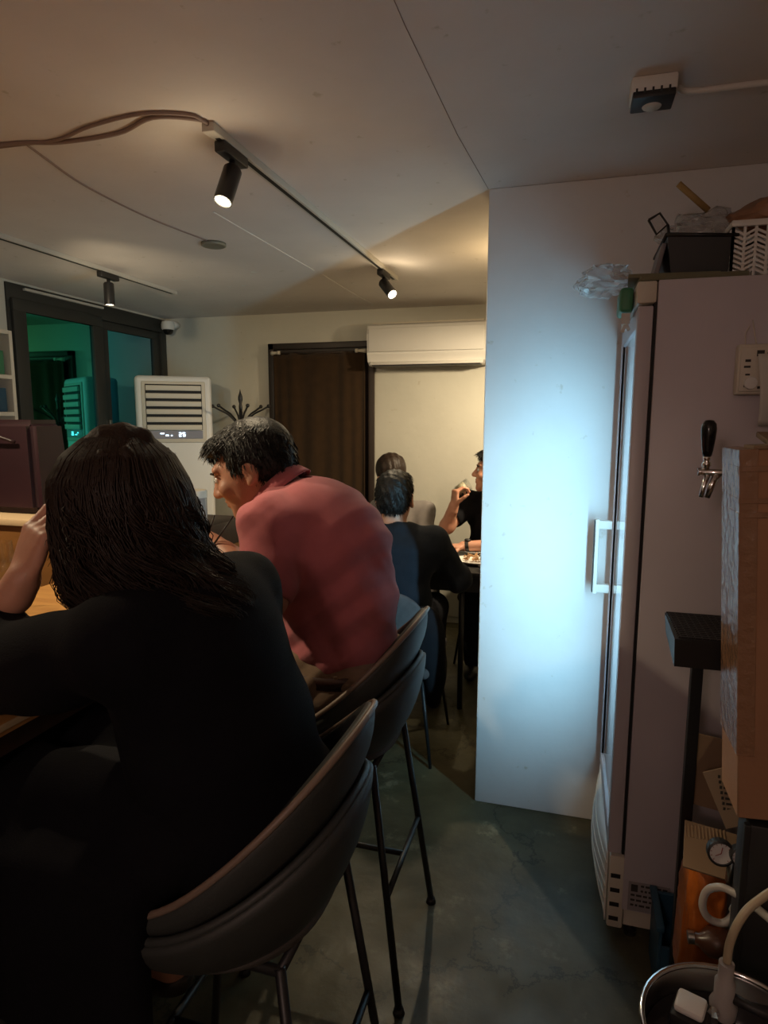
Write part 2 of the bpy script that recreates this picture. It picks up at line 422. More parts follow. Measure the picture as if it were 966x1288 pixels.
M_['brownp'] = mat('brown_plastic', (.06, .022, .012), rough=.3); M_['blue'] = mat('blue_plastic', (.02, .07, .12), rough=.5)
M_['green'] = mat('green_plastic', (.05, .20, .10), rough=.5); M_['maroon'] = mat('maroon_plastic', (.020, .005, .009), rough=.45, vary=.3)
M_['eyewhite'] = mat('eye_white', (.7, .68, .65), rough=.25); M_['iris'] = mat('iris', (.02, .012, .008), rough=.15)
M_['hair'] = mat('black_hair', (.0035, .003, .0026), rough=.5, spec=.35, bump=.3, bscale=150)

X0, X1, Y0, YB = -3.15, 1.05, -1.6, 4.63
struct('floor', MB().box(X0 - .2, X1 + .2, Y0 - .2, YB + .2, -.1, 0), M_['floor'])
struct('ceiling', MB().box(X0 - .2, X1 + .2, Y0 - .2, YB + .2, H, H + .1), M_['ceil'])
struct('wall_back', MB().box(X0 - .2, X1 + .2, YB, YB + .15, 0, H), M_['wall'])
WY0, WY1, WZ0, WZ1 = 3.085, 4.615, .95, 2.285
struct('wall_left', MB().box(X0 - .15, X0, Y0, WY0, 0, H).box(X0 - .15, X0, WY0, YB, 0, WZ0).box(X0 - .15, X0, WY0, YB, WZ1, H).box(X0 - .15, X0, WY1, YB, WZ0, WZ1), M_['wall'])
struct('wall_right', MB().box(X1, X1 + .15, Y0, YB, 0, H), M_['wall'])
struct('wall_front', MB().box(X0, X1, Y0 - .15, Y0, 0, H), M_['wall'])
# the partition beside the fridge: slightly uneven hand plastered edge
mb = MB(); mb.box(-.305, X1, 2.386, 2.62, 0, H, bev=.006, seg=2)
struct('wall_middle', mb, M_['part'], 40)
# pale board covering the lower back wall
struct('trim_1', MB().box(-1.40, .45, YB - .014, YB, .05, 1.86, bev=.006), M_['wall'], 40)

# ---- window
def tinted():
    m = bpy.data.materials.new('reflective_tinted_glass'); m.use_nodes = True; nt = m.node_tree; nt.nodes.clear(); L = nt.links.new
    o = nt.nodes.new('ShaderNodeOutputMaterial'); g = nt.nodes.new('ShaderNodeBsdfGlossy'); g.inputs['Roughness'].default_value = .025
    tc = nt.nodes.new('ShaderNodeTexCoord'); sp = nt.nodes.new('ShaderNodeSeparateXYZ'); L(tc.outputs['Object'], sp.inputs[0])
    mr = nt.nodes.new('ShaderNodeMapRange'); mr.inputs[1].default_value = 3.12; mr.inputs[2].default_value = 4.55; L(sp.outputs['Y'], mr.inputs[0])
    r = nt.nodes.new('ShaderNodeValToRGB'); e = r.color_ramp.elements
    e[0].position = 0; e[0].color = (.06, .52, .32, 1); e[1].position = 1; e[1].color = (.24, .46, .58, 1)
    k = e.new(.35); k.color = (.045, .60, .56, 1); k = e.new(.6); k.color = (.08, .50, .62, 1)
    L(mr.outputs[0], r.inputs[0]); L(r.outputs[0], g.inputs['Color'])
    t = nt.nodes.new('ShaderNodeBsdfTransparent'); t.inputs[0].default_value = (.1, .3, .3, 1)
    mx = nt.nodes.new('ShaderNodeMixShader'); mx.inputs[0].default_value = .9; L(t.outputs[0], mx.inputs[1]); L(g.outputs[0], mx.inputs[2]); L(mx.outputs[0], o.inputs[0])
    return m
win = MB(); xf0, xf1 = X0 - .05, X0 + .012
win.box(xf0, xf1, WY0, WY1, WZ1 - .10, WZ1, .004).box(xf0, xf1, WY0, WY1, WZ0, WZ0 + .08, .004)
win.box(xf0, xf1, WY0, WY0 + .055, WZ0 + .08, WZ1 - .10, .004).box(xf0, xf1, WY1 - .06, WY1, WZ0 + .08, WZ1 - .10, .004)
W1 = struct('window_1', win, M_['dwin'], 40)
W1['_w'] = (0, 0, 0)
def sash(y0, y1, x, zt):
    a = x - .02; b = x + .02; w_ = .095
    f = MB().box(a, b, y0, y1, zt - .07, zt, .004).box(a, b, y0, y1, WZ0 + .06, WZ0 + .13, .004).box(a, b, y0, y0 + w_, WZ0 + .13, zt - .07, .004).box(a, b, y1 - w_, y1, WZ0 + .13, zt - .07, .004)
    s_ = obj('sash', f, M_['dwin'], W1, 40)
    obj('pane', MB().box(x - .003, x + .003, y0 + w_ - .01, y1 - w_ + .01, WZ0 + .12, zt - .06), TINT, s_)
    return s_
TINT = tinted()
sash(WY0 + .02, 3.855, X0 + .012, 2.20); sash(3.86, WY1 - .04, X0 - .030, 2.20)
obj('latch', MB().box(X0 + .03, X0 + .045, 3.86, 3.885, 1.40, 1.50, .004).box(X0 + .04, X0 + .06, 3.80, 3.885, 1.445, 1.46, .003), M_['steel'], W1, 40)
obj('head_rail', MB().box(X0 + .01, X0 + .03, WY0 + .12, 3.88, 2.255, 2.27, .003), M_['trackw'], W1)

# ---- doorway with curtain
dr = MB().box(-2.235, -2.19, YB - .045, YB, 0, 2.075, .003).box(-1.435, -1.395, YB - .045, YB, 0, 2.075, .003).box(-2.235, -1.395, YB - .045, YB, 2.03, 2.075, .003)
D1 = struct('door_1', dr, M_['dframe'], 40); D1['_w'] = (0, 0, 0)
obj('door_leaf', MB().box(-2.19, -1.435, YB - .012, YB - .002, 0, 2.03), M_['dframe'], D1)
cu = thing('curtain', 'dark brown gathered curtain hanging in the framed doorway', 'curtain', (-1.81, YB - .07, .05))
P = []
for i in range(101):
    u = i / 100; row = []
    for j in range(31):
        v = j / 30; z = 2.005 - 1.93 * v
        x = -2.175 + .725 * u
        am = .003 + .005 * min(1, v * 2) * (.4 + .6 * math.sin(u * 7 + 1) ** 2)
        y = YB - .075 + am * math.sin(u * 40 + 2.1 * math.sin(u * 7)) + .006 * math.sin(u * 21 + v * 3)
        if j == 0: z -= .012 * math.sin(u * PI) ** .5
        row.append((x, y, z))
    P.append(row)
c_ = obj('fabric', MB().grid(P), M_['curtain'], cu, True); c_.modifiers.new('s', 'SOLIDIFY').thickness = .003
obj('rod', MB().tube([(-2.18, YB - .075, 1.995), (-1.445, YB - .075, 1.995)], .008), M_['dframe'], cu, True)
for sx, x in ((1, -2.185), (-1, -1.44)):
    obj('rod_holder', MB().tube([(x, YB - .07, 2.0), (x + sx * .015, YB - .085, 2.0), (x + sx * .06, YB - .10, 2.0)], [.018, .014, .008], 12).tube([(x + sx * .055, YB - .10, 2.0), (x + sx * .075, YB - .10, 2.0)], .014, 12), M_['cream'], cu, True)

# ---- wall air conditioner
ac = thing('air_conditioner', 'long white wall-mounted air conditioner beside the curtained doorway', 'air conditioner', (-.98, YB, 1.88))
prof = [(0, 1.885), (-.15, 1.885), (-.185, 1.91), (-.20, 1.96), (-.205, 2.10), (-.185, 2.155), (-.16, 2.17), (0, 2.175)]
mb = MB(); xs = (-1.395, -.56)
mb.raw([(x, YB + y, z) for x in xs for y, z in prof], [list(range(8))[::-1], list(range(8, 16))] + [[i, (i + 1) % 8, 8 + (i + 1) % 8, 8 + i] for i in range(8)])
obj('body', mb, M_['white'], ac)
obj('front_panel', MB().box(-1.38, -.575, YB - .214, YB - .203, 1.975, 2.135, .005), M_['white'], ac, 40)
obj('outlet_slot', MB().box(-1.36, -.60, YB - .195, YB - .12, 1.878, 1.888), M_['blackpl'], ac)
obj('louver', MB().box(-1.375, -.58, YB - .212, YB - .165, 1.895, 1.905, .003, rot=(R(28), 0, 0)), M_['white'], ac, 40)
obj('top_grille', MB().box(-1.37, -.585, YB - .15, YB - .02, 2.172, 2.182, .003), M_['cream'], ac)

# ---- standing air conditioner in the corner
ta = thing('standing_air_conditioner', 'tall off-white floor-standing air conditioner in the corner with slatted outlet and lit display', 'air conditioner', (-2.77, 4.16, 0))
tx0, tx1, ty = -3.03, -2.51, 4.16
obj('body', MB().box(tx0, tx1, ty, ty + .31, .06, 1.81, .03, 4), M_['white'], ta, 40)
obj('foot', MB().box(tx0 + .03, tx1 - .03, ty + .03, ty + .28, 0, .07), M_['blackpl'], ta)
obj('bezel', MB().box(tx0 + .045, tx1 - .045, ty - .010, ty + .004, 1.34, 1.77, .008), M_['cream'], ta, 40)
gx0, gx1 = tx0 + .07, tx1 - .07
obj('outlet_recess', MB().box(gx0, gx1, ty - .012, ty - .006, 1.43, 1.75), M_['gasket'], ta)
for i in range(6):
    z = 1.727 - i * .055
    obj('slat', MB().box(gx0 + .004, gx1 - .004, ty - .030, ty - .012, z - .022, z + .014, .004), M_['cream'], ta, 40)
dp = obj('display', MB().box(gx0, gx1, ty - .014, ty - .008, 1.368, 1.425, .002), mat('display_grey', (.26, .26, .30), rough=.3), ta)
dg = MB()   # the lit figures of the display: a temperature and small icons
def seg7(mb, x, z, w_, h_, on, y, t=.004):
    S_ = {'a': (x, x + w_, z + h_ - t, z + h_), 'd': (x, x + w_, z, z + t), 'g': (x, x + w_, z + h_ / 2 - t / 2, z + h_ / 2 + t / 2),
          'b': (x + w_ - t, x + w_, z + h_ / 2, z + h_), 'c': (x + w_ - t, x + w_, z, z + h_ / 2), 'e': (x, x + t, z, z + h_ / 2), 'f': (x, x + t, z + h_ / 2, z + h_)}
    for q in on: a, b, c, d = S_[q]; mb.box(a, b, y - .002, y, c, d)
yd = ty - .0145
seg7(dg, -2.745, 1.384, .016, .028, 'abged', yd); seg7(dg, -2.718, 1.384, .016, .028, 'afedcg', yd)
dg.box(-2.87, -2.845, yd - .002, yd, 1.402, 1.409).box(-2.835, -2.815, yd - .002, yd, 1.388, 1.396).box(-2.80, -2.79, yd - .002, yd, 1.388, 1.394).box(-2.722, -2.715, yd - .002, yd, 1.405, 1.412)
obj('display_figures', dg, M_['led'], dp)['kind'] = 'stuff'
obj('badge', MB().box(-2.83, -2.77, ty - .004, ty + .001, 1.26, 1.268), M_['steel'], ta)
ta.rotation_euler = (0, 0, R(33)); ta.location = (-2.71, 4.045, 0)

# ---- coat stand
cs = thing('coat_stand', 'black metal coat stand with curled arms beside the doorway curtain', 'coat stand', (-2.32, 4.3, 0))
cx, cy = -2.325, 4.30
obj('pole', MB().tube([(cx, cy, .05), (cx, cy, .9), (cx, cy, .92), (cx, cy, 1.56)], [.024, .022, .018, .014], 12), M_['black'], cs, True)
obj('finial', MB().lathe([(0, 1.73), (.006, 1.70), (.016, 1.67), (.017, 1.65), (.010, 1.62), (.013, 1.60), (.012, 1.55), (0, 1.55)], (cx, cy, 0), 14), M_['black'], cs, True)
for k in range(6):
    a = R(12 + 60 * k); dx, dy = math.cos(a), math.sin(a)
    L_ = [(.01, 1.44), (.05, 1.50), (.10, 1.545), (.16, 1.575), (.205, 1.60)]
    m1 = MB().tube(spline([(cx + dx * r, cy + dy * r, z) for r, z in L_], 5), .007, 8)
    bmesh.ops.create_uvsphere(m1.bm, u_segments=10, v_segments=8, radius=.014, matrix=Matrix.Translation((cx + dx * .208, cy + dy * .208, 1.602)))
    obj('hook', m1, M_['black'], cs, True)
    if k % 2 == 0: obj('leg', MB().tube(spline([(cx, cy, .14), (cx + dx * .12, cy + dy * .12, .10), (cx + dx * .24, cy + dy * .24, .012)], 5), .010, 8), M_['black'], cs, True)

# ---- security camera in the corner
cc = thing('security_camera', 'small white dome security camera in the far ceiling corner above the window', 'security camera', (-3.06, 4.56, 2.22))
obj('mount', MB().tube([(-3.04, 4.625, 2.245), (-3.04, 4.55, 2.245)], .028, 14), M_['white'], cc, True)
obj('housing', MB().lathe([(0, 2.265), (.045, 2.262), (.052, 2.24), (.052, 2.21), (.046, 2.20), (0, 2.20)], (-3.06, 4.53, 0), 20), M_['white'], cc, 50)
obj('dome', MB().lathe([(.040, 2.202), (.036, 2.18), (.022, 2.165), (0, 2.16)], (-3.06, 4.53, 0), 20), mat('dark_dome', (.01, .01, .01), rough=.08), cc, True)

# ---- tracks and lamps
def track(name, x, y0, y1, label):
    t = thing(name, label, 'track', (x, (y0 + y1) / 2, H), 'ceiling lamp tracks')
    obj('rail', MB().box(x - .018, x + .018, y0, y1, H - .022, H, .002), M_['trackw'], t)
    obj('slot', MB().box(x - .007, x + .007, y0 + .02, y1 - .02, H - .0235, H - .0215), M_['gasket'], t)
    obj('end_cap', MB().box(x - .019, x + .019, y1 - .002, y1 + .012, H - .023, H, .002), M_['trackw'], t)
    obj('feed', MB().box(x - .019, x + .019, y0 - .03, y0 + .002, H - .024, H, .003), M_['trackw'], t)
track('lamp_track', -.978, 1.70, 3.62, 'white lamp track carrying two black spotlights along the middle of the ceiling')
track('lamp_track', -2.415, 1.2, 3.65, 'white lamp track with one black spotlight near the window')
def spot(x, y, d, label, power, ln=.105, r=.027, stem=.03, angle=75, glow=14):
    t = thing('spotlight', label, 'spotlight', (x, y, H - .022), 'black track spotlights')
    d = Vector(d).normalized(); p0 = Vector((x, y, H - .052 - stem))
    obj('adapter', MB().box(x - .017, x + .017, y - .07, y + .07, H - .052, H - .022, .004), M_['blackpl'], t, 40)
    obj('stem', MB().tube([(x, y, H - .05), (x, y, H - .052 - stem - .01)], .009, 10), M_['black'], t, True)
    Mx = d.to_track_quat('Z', 'Y').to_matrix()
    obj('housing', MB().lathe([(0, -.012), (r * .8, -.012), (r, -.004), (r, ln), (r * .86, ln), (r * .84, ln - .006), (0, ln - .006)], p0, 22, Mx), M_['black'], t, 40)
    obj('lens', MB().lathe([(0, ln - .004), (r * .84, ln - .004)], p0, 22, Mx), M_['lens'], t)
    light('spotlight_light', 'SPOT', tuple(p0 + d * (ln + .012)), power, WARM, target=tuple(p0 + d), angle=angle, blend=.5, radius=.02)
    light('spotlight_spill', 'POINT', tuple(p0 + d * (ln + .03)), power * .05, WARM, radius=.02)
spot(-.978, 1.80, (-.10, -.40, -.9), 'black cylinder spotlight nearest the camera, glowing, above the man in the red polo', 22)
spot(-.978, 3.40, (.55, -.42, -.62), 'black cylinder spotlight tilted to the right near the far end of the middle track', 30, angle=95)
spot(-2.415, 3.05, (0, 0, -1), 'black cylinder spotlight hanging straight down in front of the window', 16, angle=80)

# ---- cables, crack lines, disc and box on the ceiling
def cable(label, pts, r=.004, m='white', name='cable'):
    return tag(obj(name, MB().tube(spline([(x, y, H - r * .8) for x, y in pts], 6), r, 6), M_[m], None, True, loc=(pts[0][0], pts[0][1], H - r)), label, 'cable')
M_['painted'] = mat('painted_cable', (.27, .195, .165), rough=.7)
cable('front one of two painted cables running to the start of the middle lamp track', [(-3.14, 1.58), (-2.2, 1.61), (-1.63, 1.625), (-1.45, 1.66), (-1.25, 1.655), (-1.10, 1.60), (-.99, 1.64), (-.978, 1.68)], .006, 'painted')
cable('rear one of two painted cables running to the start of the middle lamp track', [(-3.14, 1.60), (-2.2, 1.628), (-1.63, 1.64), (-1.45, 1.645), (-1.30, 1.60), (-1.12, 1.575), (-1.0, 1.61), (-.978, 1.66)], .005, 'painted')
cable('thin painted cable curving across the ceiling to the round vent', [(-1.56, 1.64), (-1.595, 1.774), (-1.635, 1.95), (-1.65, 2.18), (-1.642, 2.4), (-1.60, 2.70)], .0035, 'painted')
cable('thin pale wire stretched along the ceiling between the two lamp tracks', [(-1.363, 2.35), (-1.363, 2.548), (-1.358, 3.367)], .0022)
cable('short second length of pale wire continuing towards the doorway', [(-1.35, 3.45), (-1.357, 3.9), (-1.349, 4.45)], .0022)
obj('seam', MB().tube([(-.362, .9, H - .0005), (-.358, 1.4, H - .0005), (-.340, 1.93, H - .0005), (-.308, 2.386, H - .0005)], .0010, 5), M_['painted'], bpy.data.objects['ceiling'], True)
dv = thing('ceiling_vent', 'small round dull vent disc on the ceiling at the end of the thin cable', 'vent', (-1.60, 2.75, H))
obj('disc', MB().lathe([(0, H - .012), (.050, H - .012), (.056, H - .006), (.056, H)], (-1.60, 2.75, 0), 28), mat('dull_metal', (.20, .19, .14), rough=.7), dv, 40)
obj('rim', MB().lathe([(.056, H), (.056, H - .012), (.050, H - .015), (.046, H - .012)], (-1.60, 2.75, 0), 28), mat('dull_rim', (.25, .23, .17), rough=.6), dv, True)
fl = MB(); random.seed(4)
for i in range(46):
    x = random.uniform(-2.4, -.9); y = random.uniform(3.2, 4.5); s_ = random.uniform(.006, .022)
    vs = [(x + s_ * random.uniform(.5, 1) * math.cos(a), y + s_ * random.uniform(.5, 1.3) * math.sin(a), H - .0015) for a in np.linspace(0, 5.4, 6)]
    fl.raw(vs + [(x, y, H - .004)], [(i_, (i_ + 1) % 6, 6) for i_ in range(6)])
f_ = obj('paint_flakes', fl, M_['white'], bpy.data.objects['ceiling']); f_['kind'] = 'stuff'
sb = thing('ceiling_box', 'white box with black grille underside fixed to the ceiling at the right', 'box', (.157, 1.78, H))
bx0, bx1, by0, by1 = .106, .208, 1.735, 1.818
obj('body', MB().box(bx0, bx1, by0, by1, H - .036, H, .005), M_['white'], sb, 40)
lo = obj('grille', MB().box(bx0 + .004, bx1 - .004, by0 - .002, by1 - .004, H - .050, H - .034, .003), M_['blackpl'], sb, 40)
obj('lens_cover', MB().lathe([(0, H - .053), (.020, H - .053), (.023, H - .049)], (.157, 1.785, 0), 20), M_['cream'], lo, True)
for k in range(5): obj('tab', MB().box(bx0 + .010 + k * .018, bx0 + .0145 + k * .018, by0 - .004, by0 + .001, H - .042, H - .029), M_['blackpl'], sb)
cable('white plastic cable duct running from the ceiling box to the right', [(.212, 1.80), (.25, 1.833), (.415, 1.836), (.70, 1.86)], .008)

# ---- fridge
FX0, FX1, FY0, FY1, FZ = .200, .86, 1.81, 2.345, 1.852
fr = thing('display_fridge', 'tall white glass-door display fridge seen from its side, glowing blue inside', 'fridge', (.5, 2.07, 0))
b = MB()
b.box(FX0, FX1, FY0, FY0 + .03, .10, FZ, .003).box(FX0, FX1, FY1 - .03, FY1, .10, FZ, .003).box(FX1 - .03, FX1, FY0 + .03, FY1 - .03, .10, FZ).box(FX0, FX1 - .03, FY0 + .03, FY1 - .03, FZ - .06, FZ).box(FX0, FX1 - .03, FY0 + .03, FY1 - .03, .10, .27)
obj('cabinet', b, M_['fridge'], fr, 40)
obj('top_cap', MB().box(.150, FX0 - .002, FY0 + .002, FY1, 1.797, FZ, .006), M_['cream'], fr, 40)
obj('gasket', MB().box(.1925, .1995, FY0 + .004, FY0 + .028, .27, 1.797).box(.1925, .1995, FY1 - .010, FY1 - .004, .27, 1.797).box(.1925, .1995, FY0 + .028, FY1 - .010, 1.765, 1.797), M_['gasket'], fr)
dz0, dz1, dx0, dx1 = .272, 1.79, .154, .1915
df = MB().box(dx0, dx1, FY0, FY0 + .040, dz0, dz1, .004).box(dx0, .1995, FY1 - .045, FY1 - .011, dz0, dz1, .004).box(dx0, dx1, FY1 - .012, FY1, dz0, dz1, .002).box(dx0, dx1, FY0 + .040, FY1 - .045, dz1 - .05, dz1, .004).box(dx0, dx1, FY0 + .040, FY1 - .045, dz0, dz0 + .05, .004)
do = obj('door', df, M_['fridge'], fr, 40)
obj('glass', MB().grid([[(.160, FY0 + .036, dz0 + .045), (.160, FY0 + .036, dz1 - .045)], [(.160, FY1 - .041, dz0 + .045), (.160, FY1 - .041, dz1 - .045)]]), M_['doorglass'], do)
hd = MB().box(.098, .112, FY1 - .032, FY1 - .004, .900, 1.165, .004).box(.108, .156, FY1 - .030, FY1 - .006, 1.130, 1.160, .003).box(.108, .156, FY1 - .030, FY1 - .006, .905, .935, .003)
obj('handle', hd, M_['white'], do, 40)
obj('handle_grip', MB().box(.0945, .0985, FY1 - .030, FY1 - .006, .905, 1.160, .001), M_['blackpl'], do)
for k in range(5):
    z = .42 + k * .27; sh = MB()
    for i in range(14): sh.tube([(.24, FY0 + .045 + i * .034, z), (FX1 - .05, FY0 + .045 + i * .034, z)], .0022, 5)
    sh.tube([(.24, FY0 + .035, z), (.24, FY1 - .035, z)], .004, 6).tube([(FX1 - .05, FY0 + .035, z), (FX1 - .05, FY1 - .035, z)], .004, 6)
    obj('shelf', sh, M_['white'], fr, True)
obj('light_tube', MB().box(.226, .240, FY0 + .031, FY0 + .046, .35, 1.72, .002), M_['tube'], fr)
# bulging toe grille below the door and its slotted near end
obj('base', MB().box(.160, .205, FY0 + .002, FY1 - .002, .035, .262, .006).box(.205, FX1, FY0 + .03, FY1 - .03, .03, .10), M_['cream'], fr, 40)
tg = MB(); P = []
for i in range(21):
    u = i / 20; y = FY0 + .02 + u * (FY1 - FY0 - .03)
    P.append([(.158 - .030 * math.sin(PI * min(1, u * 1.0)) * math.sin(PI * v / 10) ** .5, y, .04 + .22 * v / 10) for v in range(11)])
tg_ = obj('toe_grille', tg.grid(P), M_['white'], fr, True); tg_.modifiers.new('s', 'SOLIDIFY').thickness = .003
for k in range(5):
    v = .15 + k * .17
    obj('rib', MB().tube([(.1555 - .030 * math.sin(PI * i / 20) * math.sin(PI * v) ** .5, FY0 + .02 + i / 20 * (FY1 - FY0 - .03), .04 + .22 * v) for i in range(21)], .0035, 6), M_['cream'], tg_, True)
for k in range(4): obj('vent_slot', MB().box(.166, .192, FY0 - .0005, FY0 + .004, .060 + k * .045, .072 + k * .045), M_['gasket'], fr)
for x, y in ((.23, 1.85), (.23, 2.30), (.82, 1.85), (.82, 2.30)): obj('foot', MB().lathe([(0, 0), (.018, 0), (.018, .01), (.010, .012), (.010, .034), (0, .034)], (x, y, 0), 12), M_['blackpl'], fr, 40)
lb = obj('rating_label', MB().box(.215, .325, FY0 - .0015, FY0 - .0002, .105, .195), mat('label_grey', (.30, .27, .27), rough=.6), fr)
lt = MB().box(.222, .240, FY0 - .0022, FY0 - .0014, .165, .187)
random.seed(3)
for r_ in range(5):
    x = .222 if r_ > 1 else .248
    while x < .315:
        l = random.uniform(.006, .016); lt.box(x, min(x + l, .318), FY0 - .0022, FY0 - .0014, .182 - r_ * .0155, .188 - r_ * .0155); x += l + .004
obj('print', lt, M_['ink'], lb)['kind'] = 'stuff'

# ---- on top of the fridge
cf = tag(obj('flattened_carton', MB().box(.150, .40, 1.83, 2.30, FZ + .003, FZ + .016, .001, rot=(0, 0, R(2))).box(.142, .36, 1.86, 2.20, FZ + .016, FZ + .026, .001, rot=(0, R(2), R(-4))), mat('green_card', (.16, .15, .09), rough=.85), None, 40, loc=(.3, 2.05, FZ)), 'flattened greenish carton under the black bin on top of the fridge', 'carton')
bn = thing('bin', 'black plastic bin lying on the cartons on top of the fridge', 'bin', (.30, 2.0, FZ + .028))
z0 = FZ + .028
mb = MB(); mb.raw([(.238, 1.90, z0), (.372, 1.90, z0), (.372, 2.12, z0), (.238, 2.12, z0), (.222, 1.885, z0 + .098), (.384, 1.885, z0 + .085), (.384, 2.14, z0 + .085), (.222, 2.14, z0 + .098)],
                  [(0, 1, 2, 3), (4, 5, 6, 7), (0, 1, 5, 4), (1, 2, 6, 5), (2, 3, 7, 6), (3, 0, 4, 7)])
obj('body', mb, M_['blackpl'], bn)
obj('lip', MB().tube([(.220, 1.883, z0 + .098), (.386, 1.883, z0 + .085), (.386, 2.142, z0 + .085), (.220, 2.142, z0 + .098), (.220, 1.883, z0 + .098)], .005, 6), M_['blackpl'], bn, True)
obj('side_plate', MB().box(.205, .217, 1.91, 2.05, z0 + .005, z0 + .085, .003, rot=(0, R(12), 0)), mat('grey_plastic', (.20, .18, .19), rough=.5), bn)
ho = MB().tube([(.178, 1.93, z0 + .150), (.205, 1.93, z0 + .165), (.226, 1.93, z0 + .135), (.200, 1.93, z0 + .112), (.178, 1.93, z0 + .150)], .0035, 6).tube([(.226, 1.93, z0 + .135), (.232, 1.93, z0 + .10)], .004, 6)
obj('clasp', ho, M_['blackpl'], bn, True)
obj('clasp_window', MB().raw([(.183, 1.93, z0 + .150), (.204, 1.93, z0 + .160), (.220, 1.93, z0 + .135), (.200, 1.93, z0 + .118), (.183, 1.933, z0 + .150), (.204, 1.933, z0 + .160), (.220, 1.933, z0 + .135), (.200, 1.933, z0 + .118)], [(0, 1, 2, 3), (7, 6, 5, 4), (0, 4, 5, 1), (1, 5, 6, 2), (2, 6, 7, 3), (3, 7, 4, 0)]), M_['film'], bn)

bk = thing('basket', 'white plastic storage basket with herringbone holes on top of the fridge', 'basket', (.50, 1.98, FZ))
# herringbone weave: posts, rails and slanted bars on each side
def weave(p0, p1, z0, z1):
    p0 = Vector(p0); p1 = Vector(p1); L_ = (p1 - p0).length; d = (p1 - p0) / L_; mb = MB(); n = max(2, round(L_ / .026))
    cols = [p0 + d * (L_ * i / n) for i in range(n + 1)]
    for c in cols: mb.tube([(c.x, c.y, z0), (c.x, c.y, z1)], .0045, 4)
    rows = 9; hz = (z1 - z0 - .03) / rows
    for i in range(n):
        for r_ in range(rows):
            z = z0 + .012 + r_ * hz; s_ = 1 if i % 2 else -1
            mb.tube([(cols[i].x, cols[i].y, z + (hz * 1.1 if s_ < 0 else 0)), (cols[i + 1].x, cols[i + 1].y, z + (0 if s_ < 0 else hz * 1.1))], .0040, 4)
    return mb
bz0, bz1 = FZ + .004, FZ + .142
corners = [(.376, 1.885), (.66, 1.885), (.66, 2.10), (.376, 2.10)]
for i in range(4):
    a, b_ = corners[i], corners[(i + 1) % 4]
    obj('side', weave((*a, 0), (*b_, 0), bz0, bz1), M_['white'], bk, None)
obj('bottom', MB().box(.374, .662, 1.883, 2.102, FZ + .001, FZ + .008, .002), M_['white'], bk)
obj('rim', MB().box(.370, .666, 1.878, 1.890, bz1 - .010, bz1 + .006, .003).box(.370, .666, 2.095, 2.107, bz1 - .010, bz1 + .006, .003).box(.370, .382, 1.89, 2.095, bz1 - .010, bz1 + .006, .003).box(.654, .666, 1.89, 2.095, bz1 - .010, bz1 + .006, .003), M_['white'], bk, 40)

def crumple(name, c, r, m, label, cat, amp=.25, seed=1, sub=4, solid=None):
    mb = MB(); bmesh.ops.create_icosphere(mb.bm, subdivisions=sub, radius=1)
    for v in mb.bm.verts:
        n_ = noise.noise(v.co * 1.6 + Vector((seed, 0, 0))) + .6 * abs(noise.noise(v.co * 3.7 + Vector((0, seed, 0)))) + .3 * abs(noise.noise(v.co * 8 + Vector((0, 0, seed))))
        p = v.co * (1 + amp * n_); v.co = Vector((c[0] + p.x * r[0], c[1] + p.y * r[1], c[2] + p.z * r[2]))
    return tag(obj(name, mb, m, None, 30, loc=c), label, cat)
crumple('food_bag', (.52, 2.00, FZ + .185), (.12, .075, .045), mat('tan_food', (.34, .17, .09), rough=.5, bump=.3, bscale=12, vary=.3, vscale=7), 'tan and brown food bag heaped in the white basket', 'bag', seed=5)
crumple('plastic_bag', (.325, 2.03, FZ + .165), (.085, .07, .046), M_['film'], 'crumpled clear plastic bag on the black bin', 'bag', amp=.5, seed=2)
crumple('plastic_film', (.085, 2.12, FZ + .065), (.075, .10, .040), M_['film'], 'clear plastic film sagging over the front top edge of the fridge', 'plastic film', amp=.5, seed=9)
tag(obj('wooden_stick', MB().tube([(.250, 1.96, FZ + .272), (.330, 1.98, FZ + .205)], .0085, 8), mat('bamboo', (.34, .22, .08), rough=.6), None, True, loc=(.29, 1.97, FZ + .24)), 'short bamboo stick poking out of the plastic bag on the fridge', 'stick')
tag(obj('green_packet', MB().box(.112, .146, 1.86, 1.98, FZ - .068, FZ - .004, .010, 3), M_['green'], None, 40, loc=(.13, 1.92, FZ - .04)), 'green packet stuck at the top front corner of the fridge', 'packet')
tag(obj('hanging_tag', MB().box(.118, .140, 1.862, 1.866, FZ - .098, FZ - .070, .001).box(.121, .130, 1.862, 1.865, FZ - .120, FZ - .100, .001, rot=(0, R(20), 0)).box(.131, .139, 1.862, 1.865, FZ - .116, FZ - .098, .001, rot=(0, R(-25), 0)), M_['paper'], None, None, loc=(.13, 1.864, FZ - .09)), 'small pale paper tag hanging below the green packet', 'tag')

# ---- control box and paper on the fridge side
cb = thing('control_box', 'cream wall control box with dial stuck to the side of the fridge', 'control box', (.44, FY0, 1.62))
obj('body', MB().box(.385, .52, FY0 - .035, FY0 - .001, 1.565, 1.685, .005), M_['cream'], cb, 40)
obj('cover', MB().box(.390, .515, FY0 - .041, FY0 - .034, 1.572, 1.678, .003), M_['cream'], cb, 40)
obj('dial', MB().lathe([(0, .006), (.014, .006), (.016, 0)], (.415, FY0 - .041, 1.592), 18, Matrix.Rotation(R(90), 3, 'X')), M_['white'], cb, 40)
pr_ = MB()
for i, (x, z, w_, h_) in enumerate([(.424, 1.655, .016, .014), (.446, 1.655, .022, .008), (.472, 1.656, .018, .010), (.400, 1.642, .012, .006), (.398, 1.628, .014, .005), (.402, 1.610, .010, .004), (.400, 1.582, .006, .010), (.430, 1.578, .006, .006)]):
    pr_.box(x, x + w_, FY0 - .0422, FY0 - .041, z, z + h_)
obj('print', pr_, M_['ink'], cb)['kind'] = 'stuff'
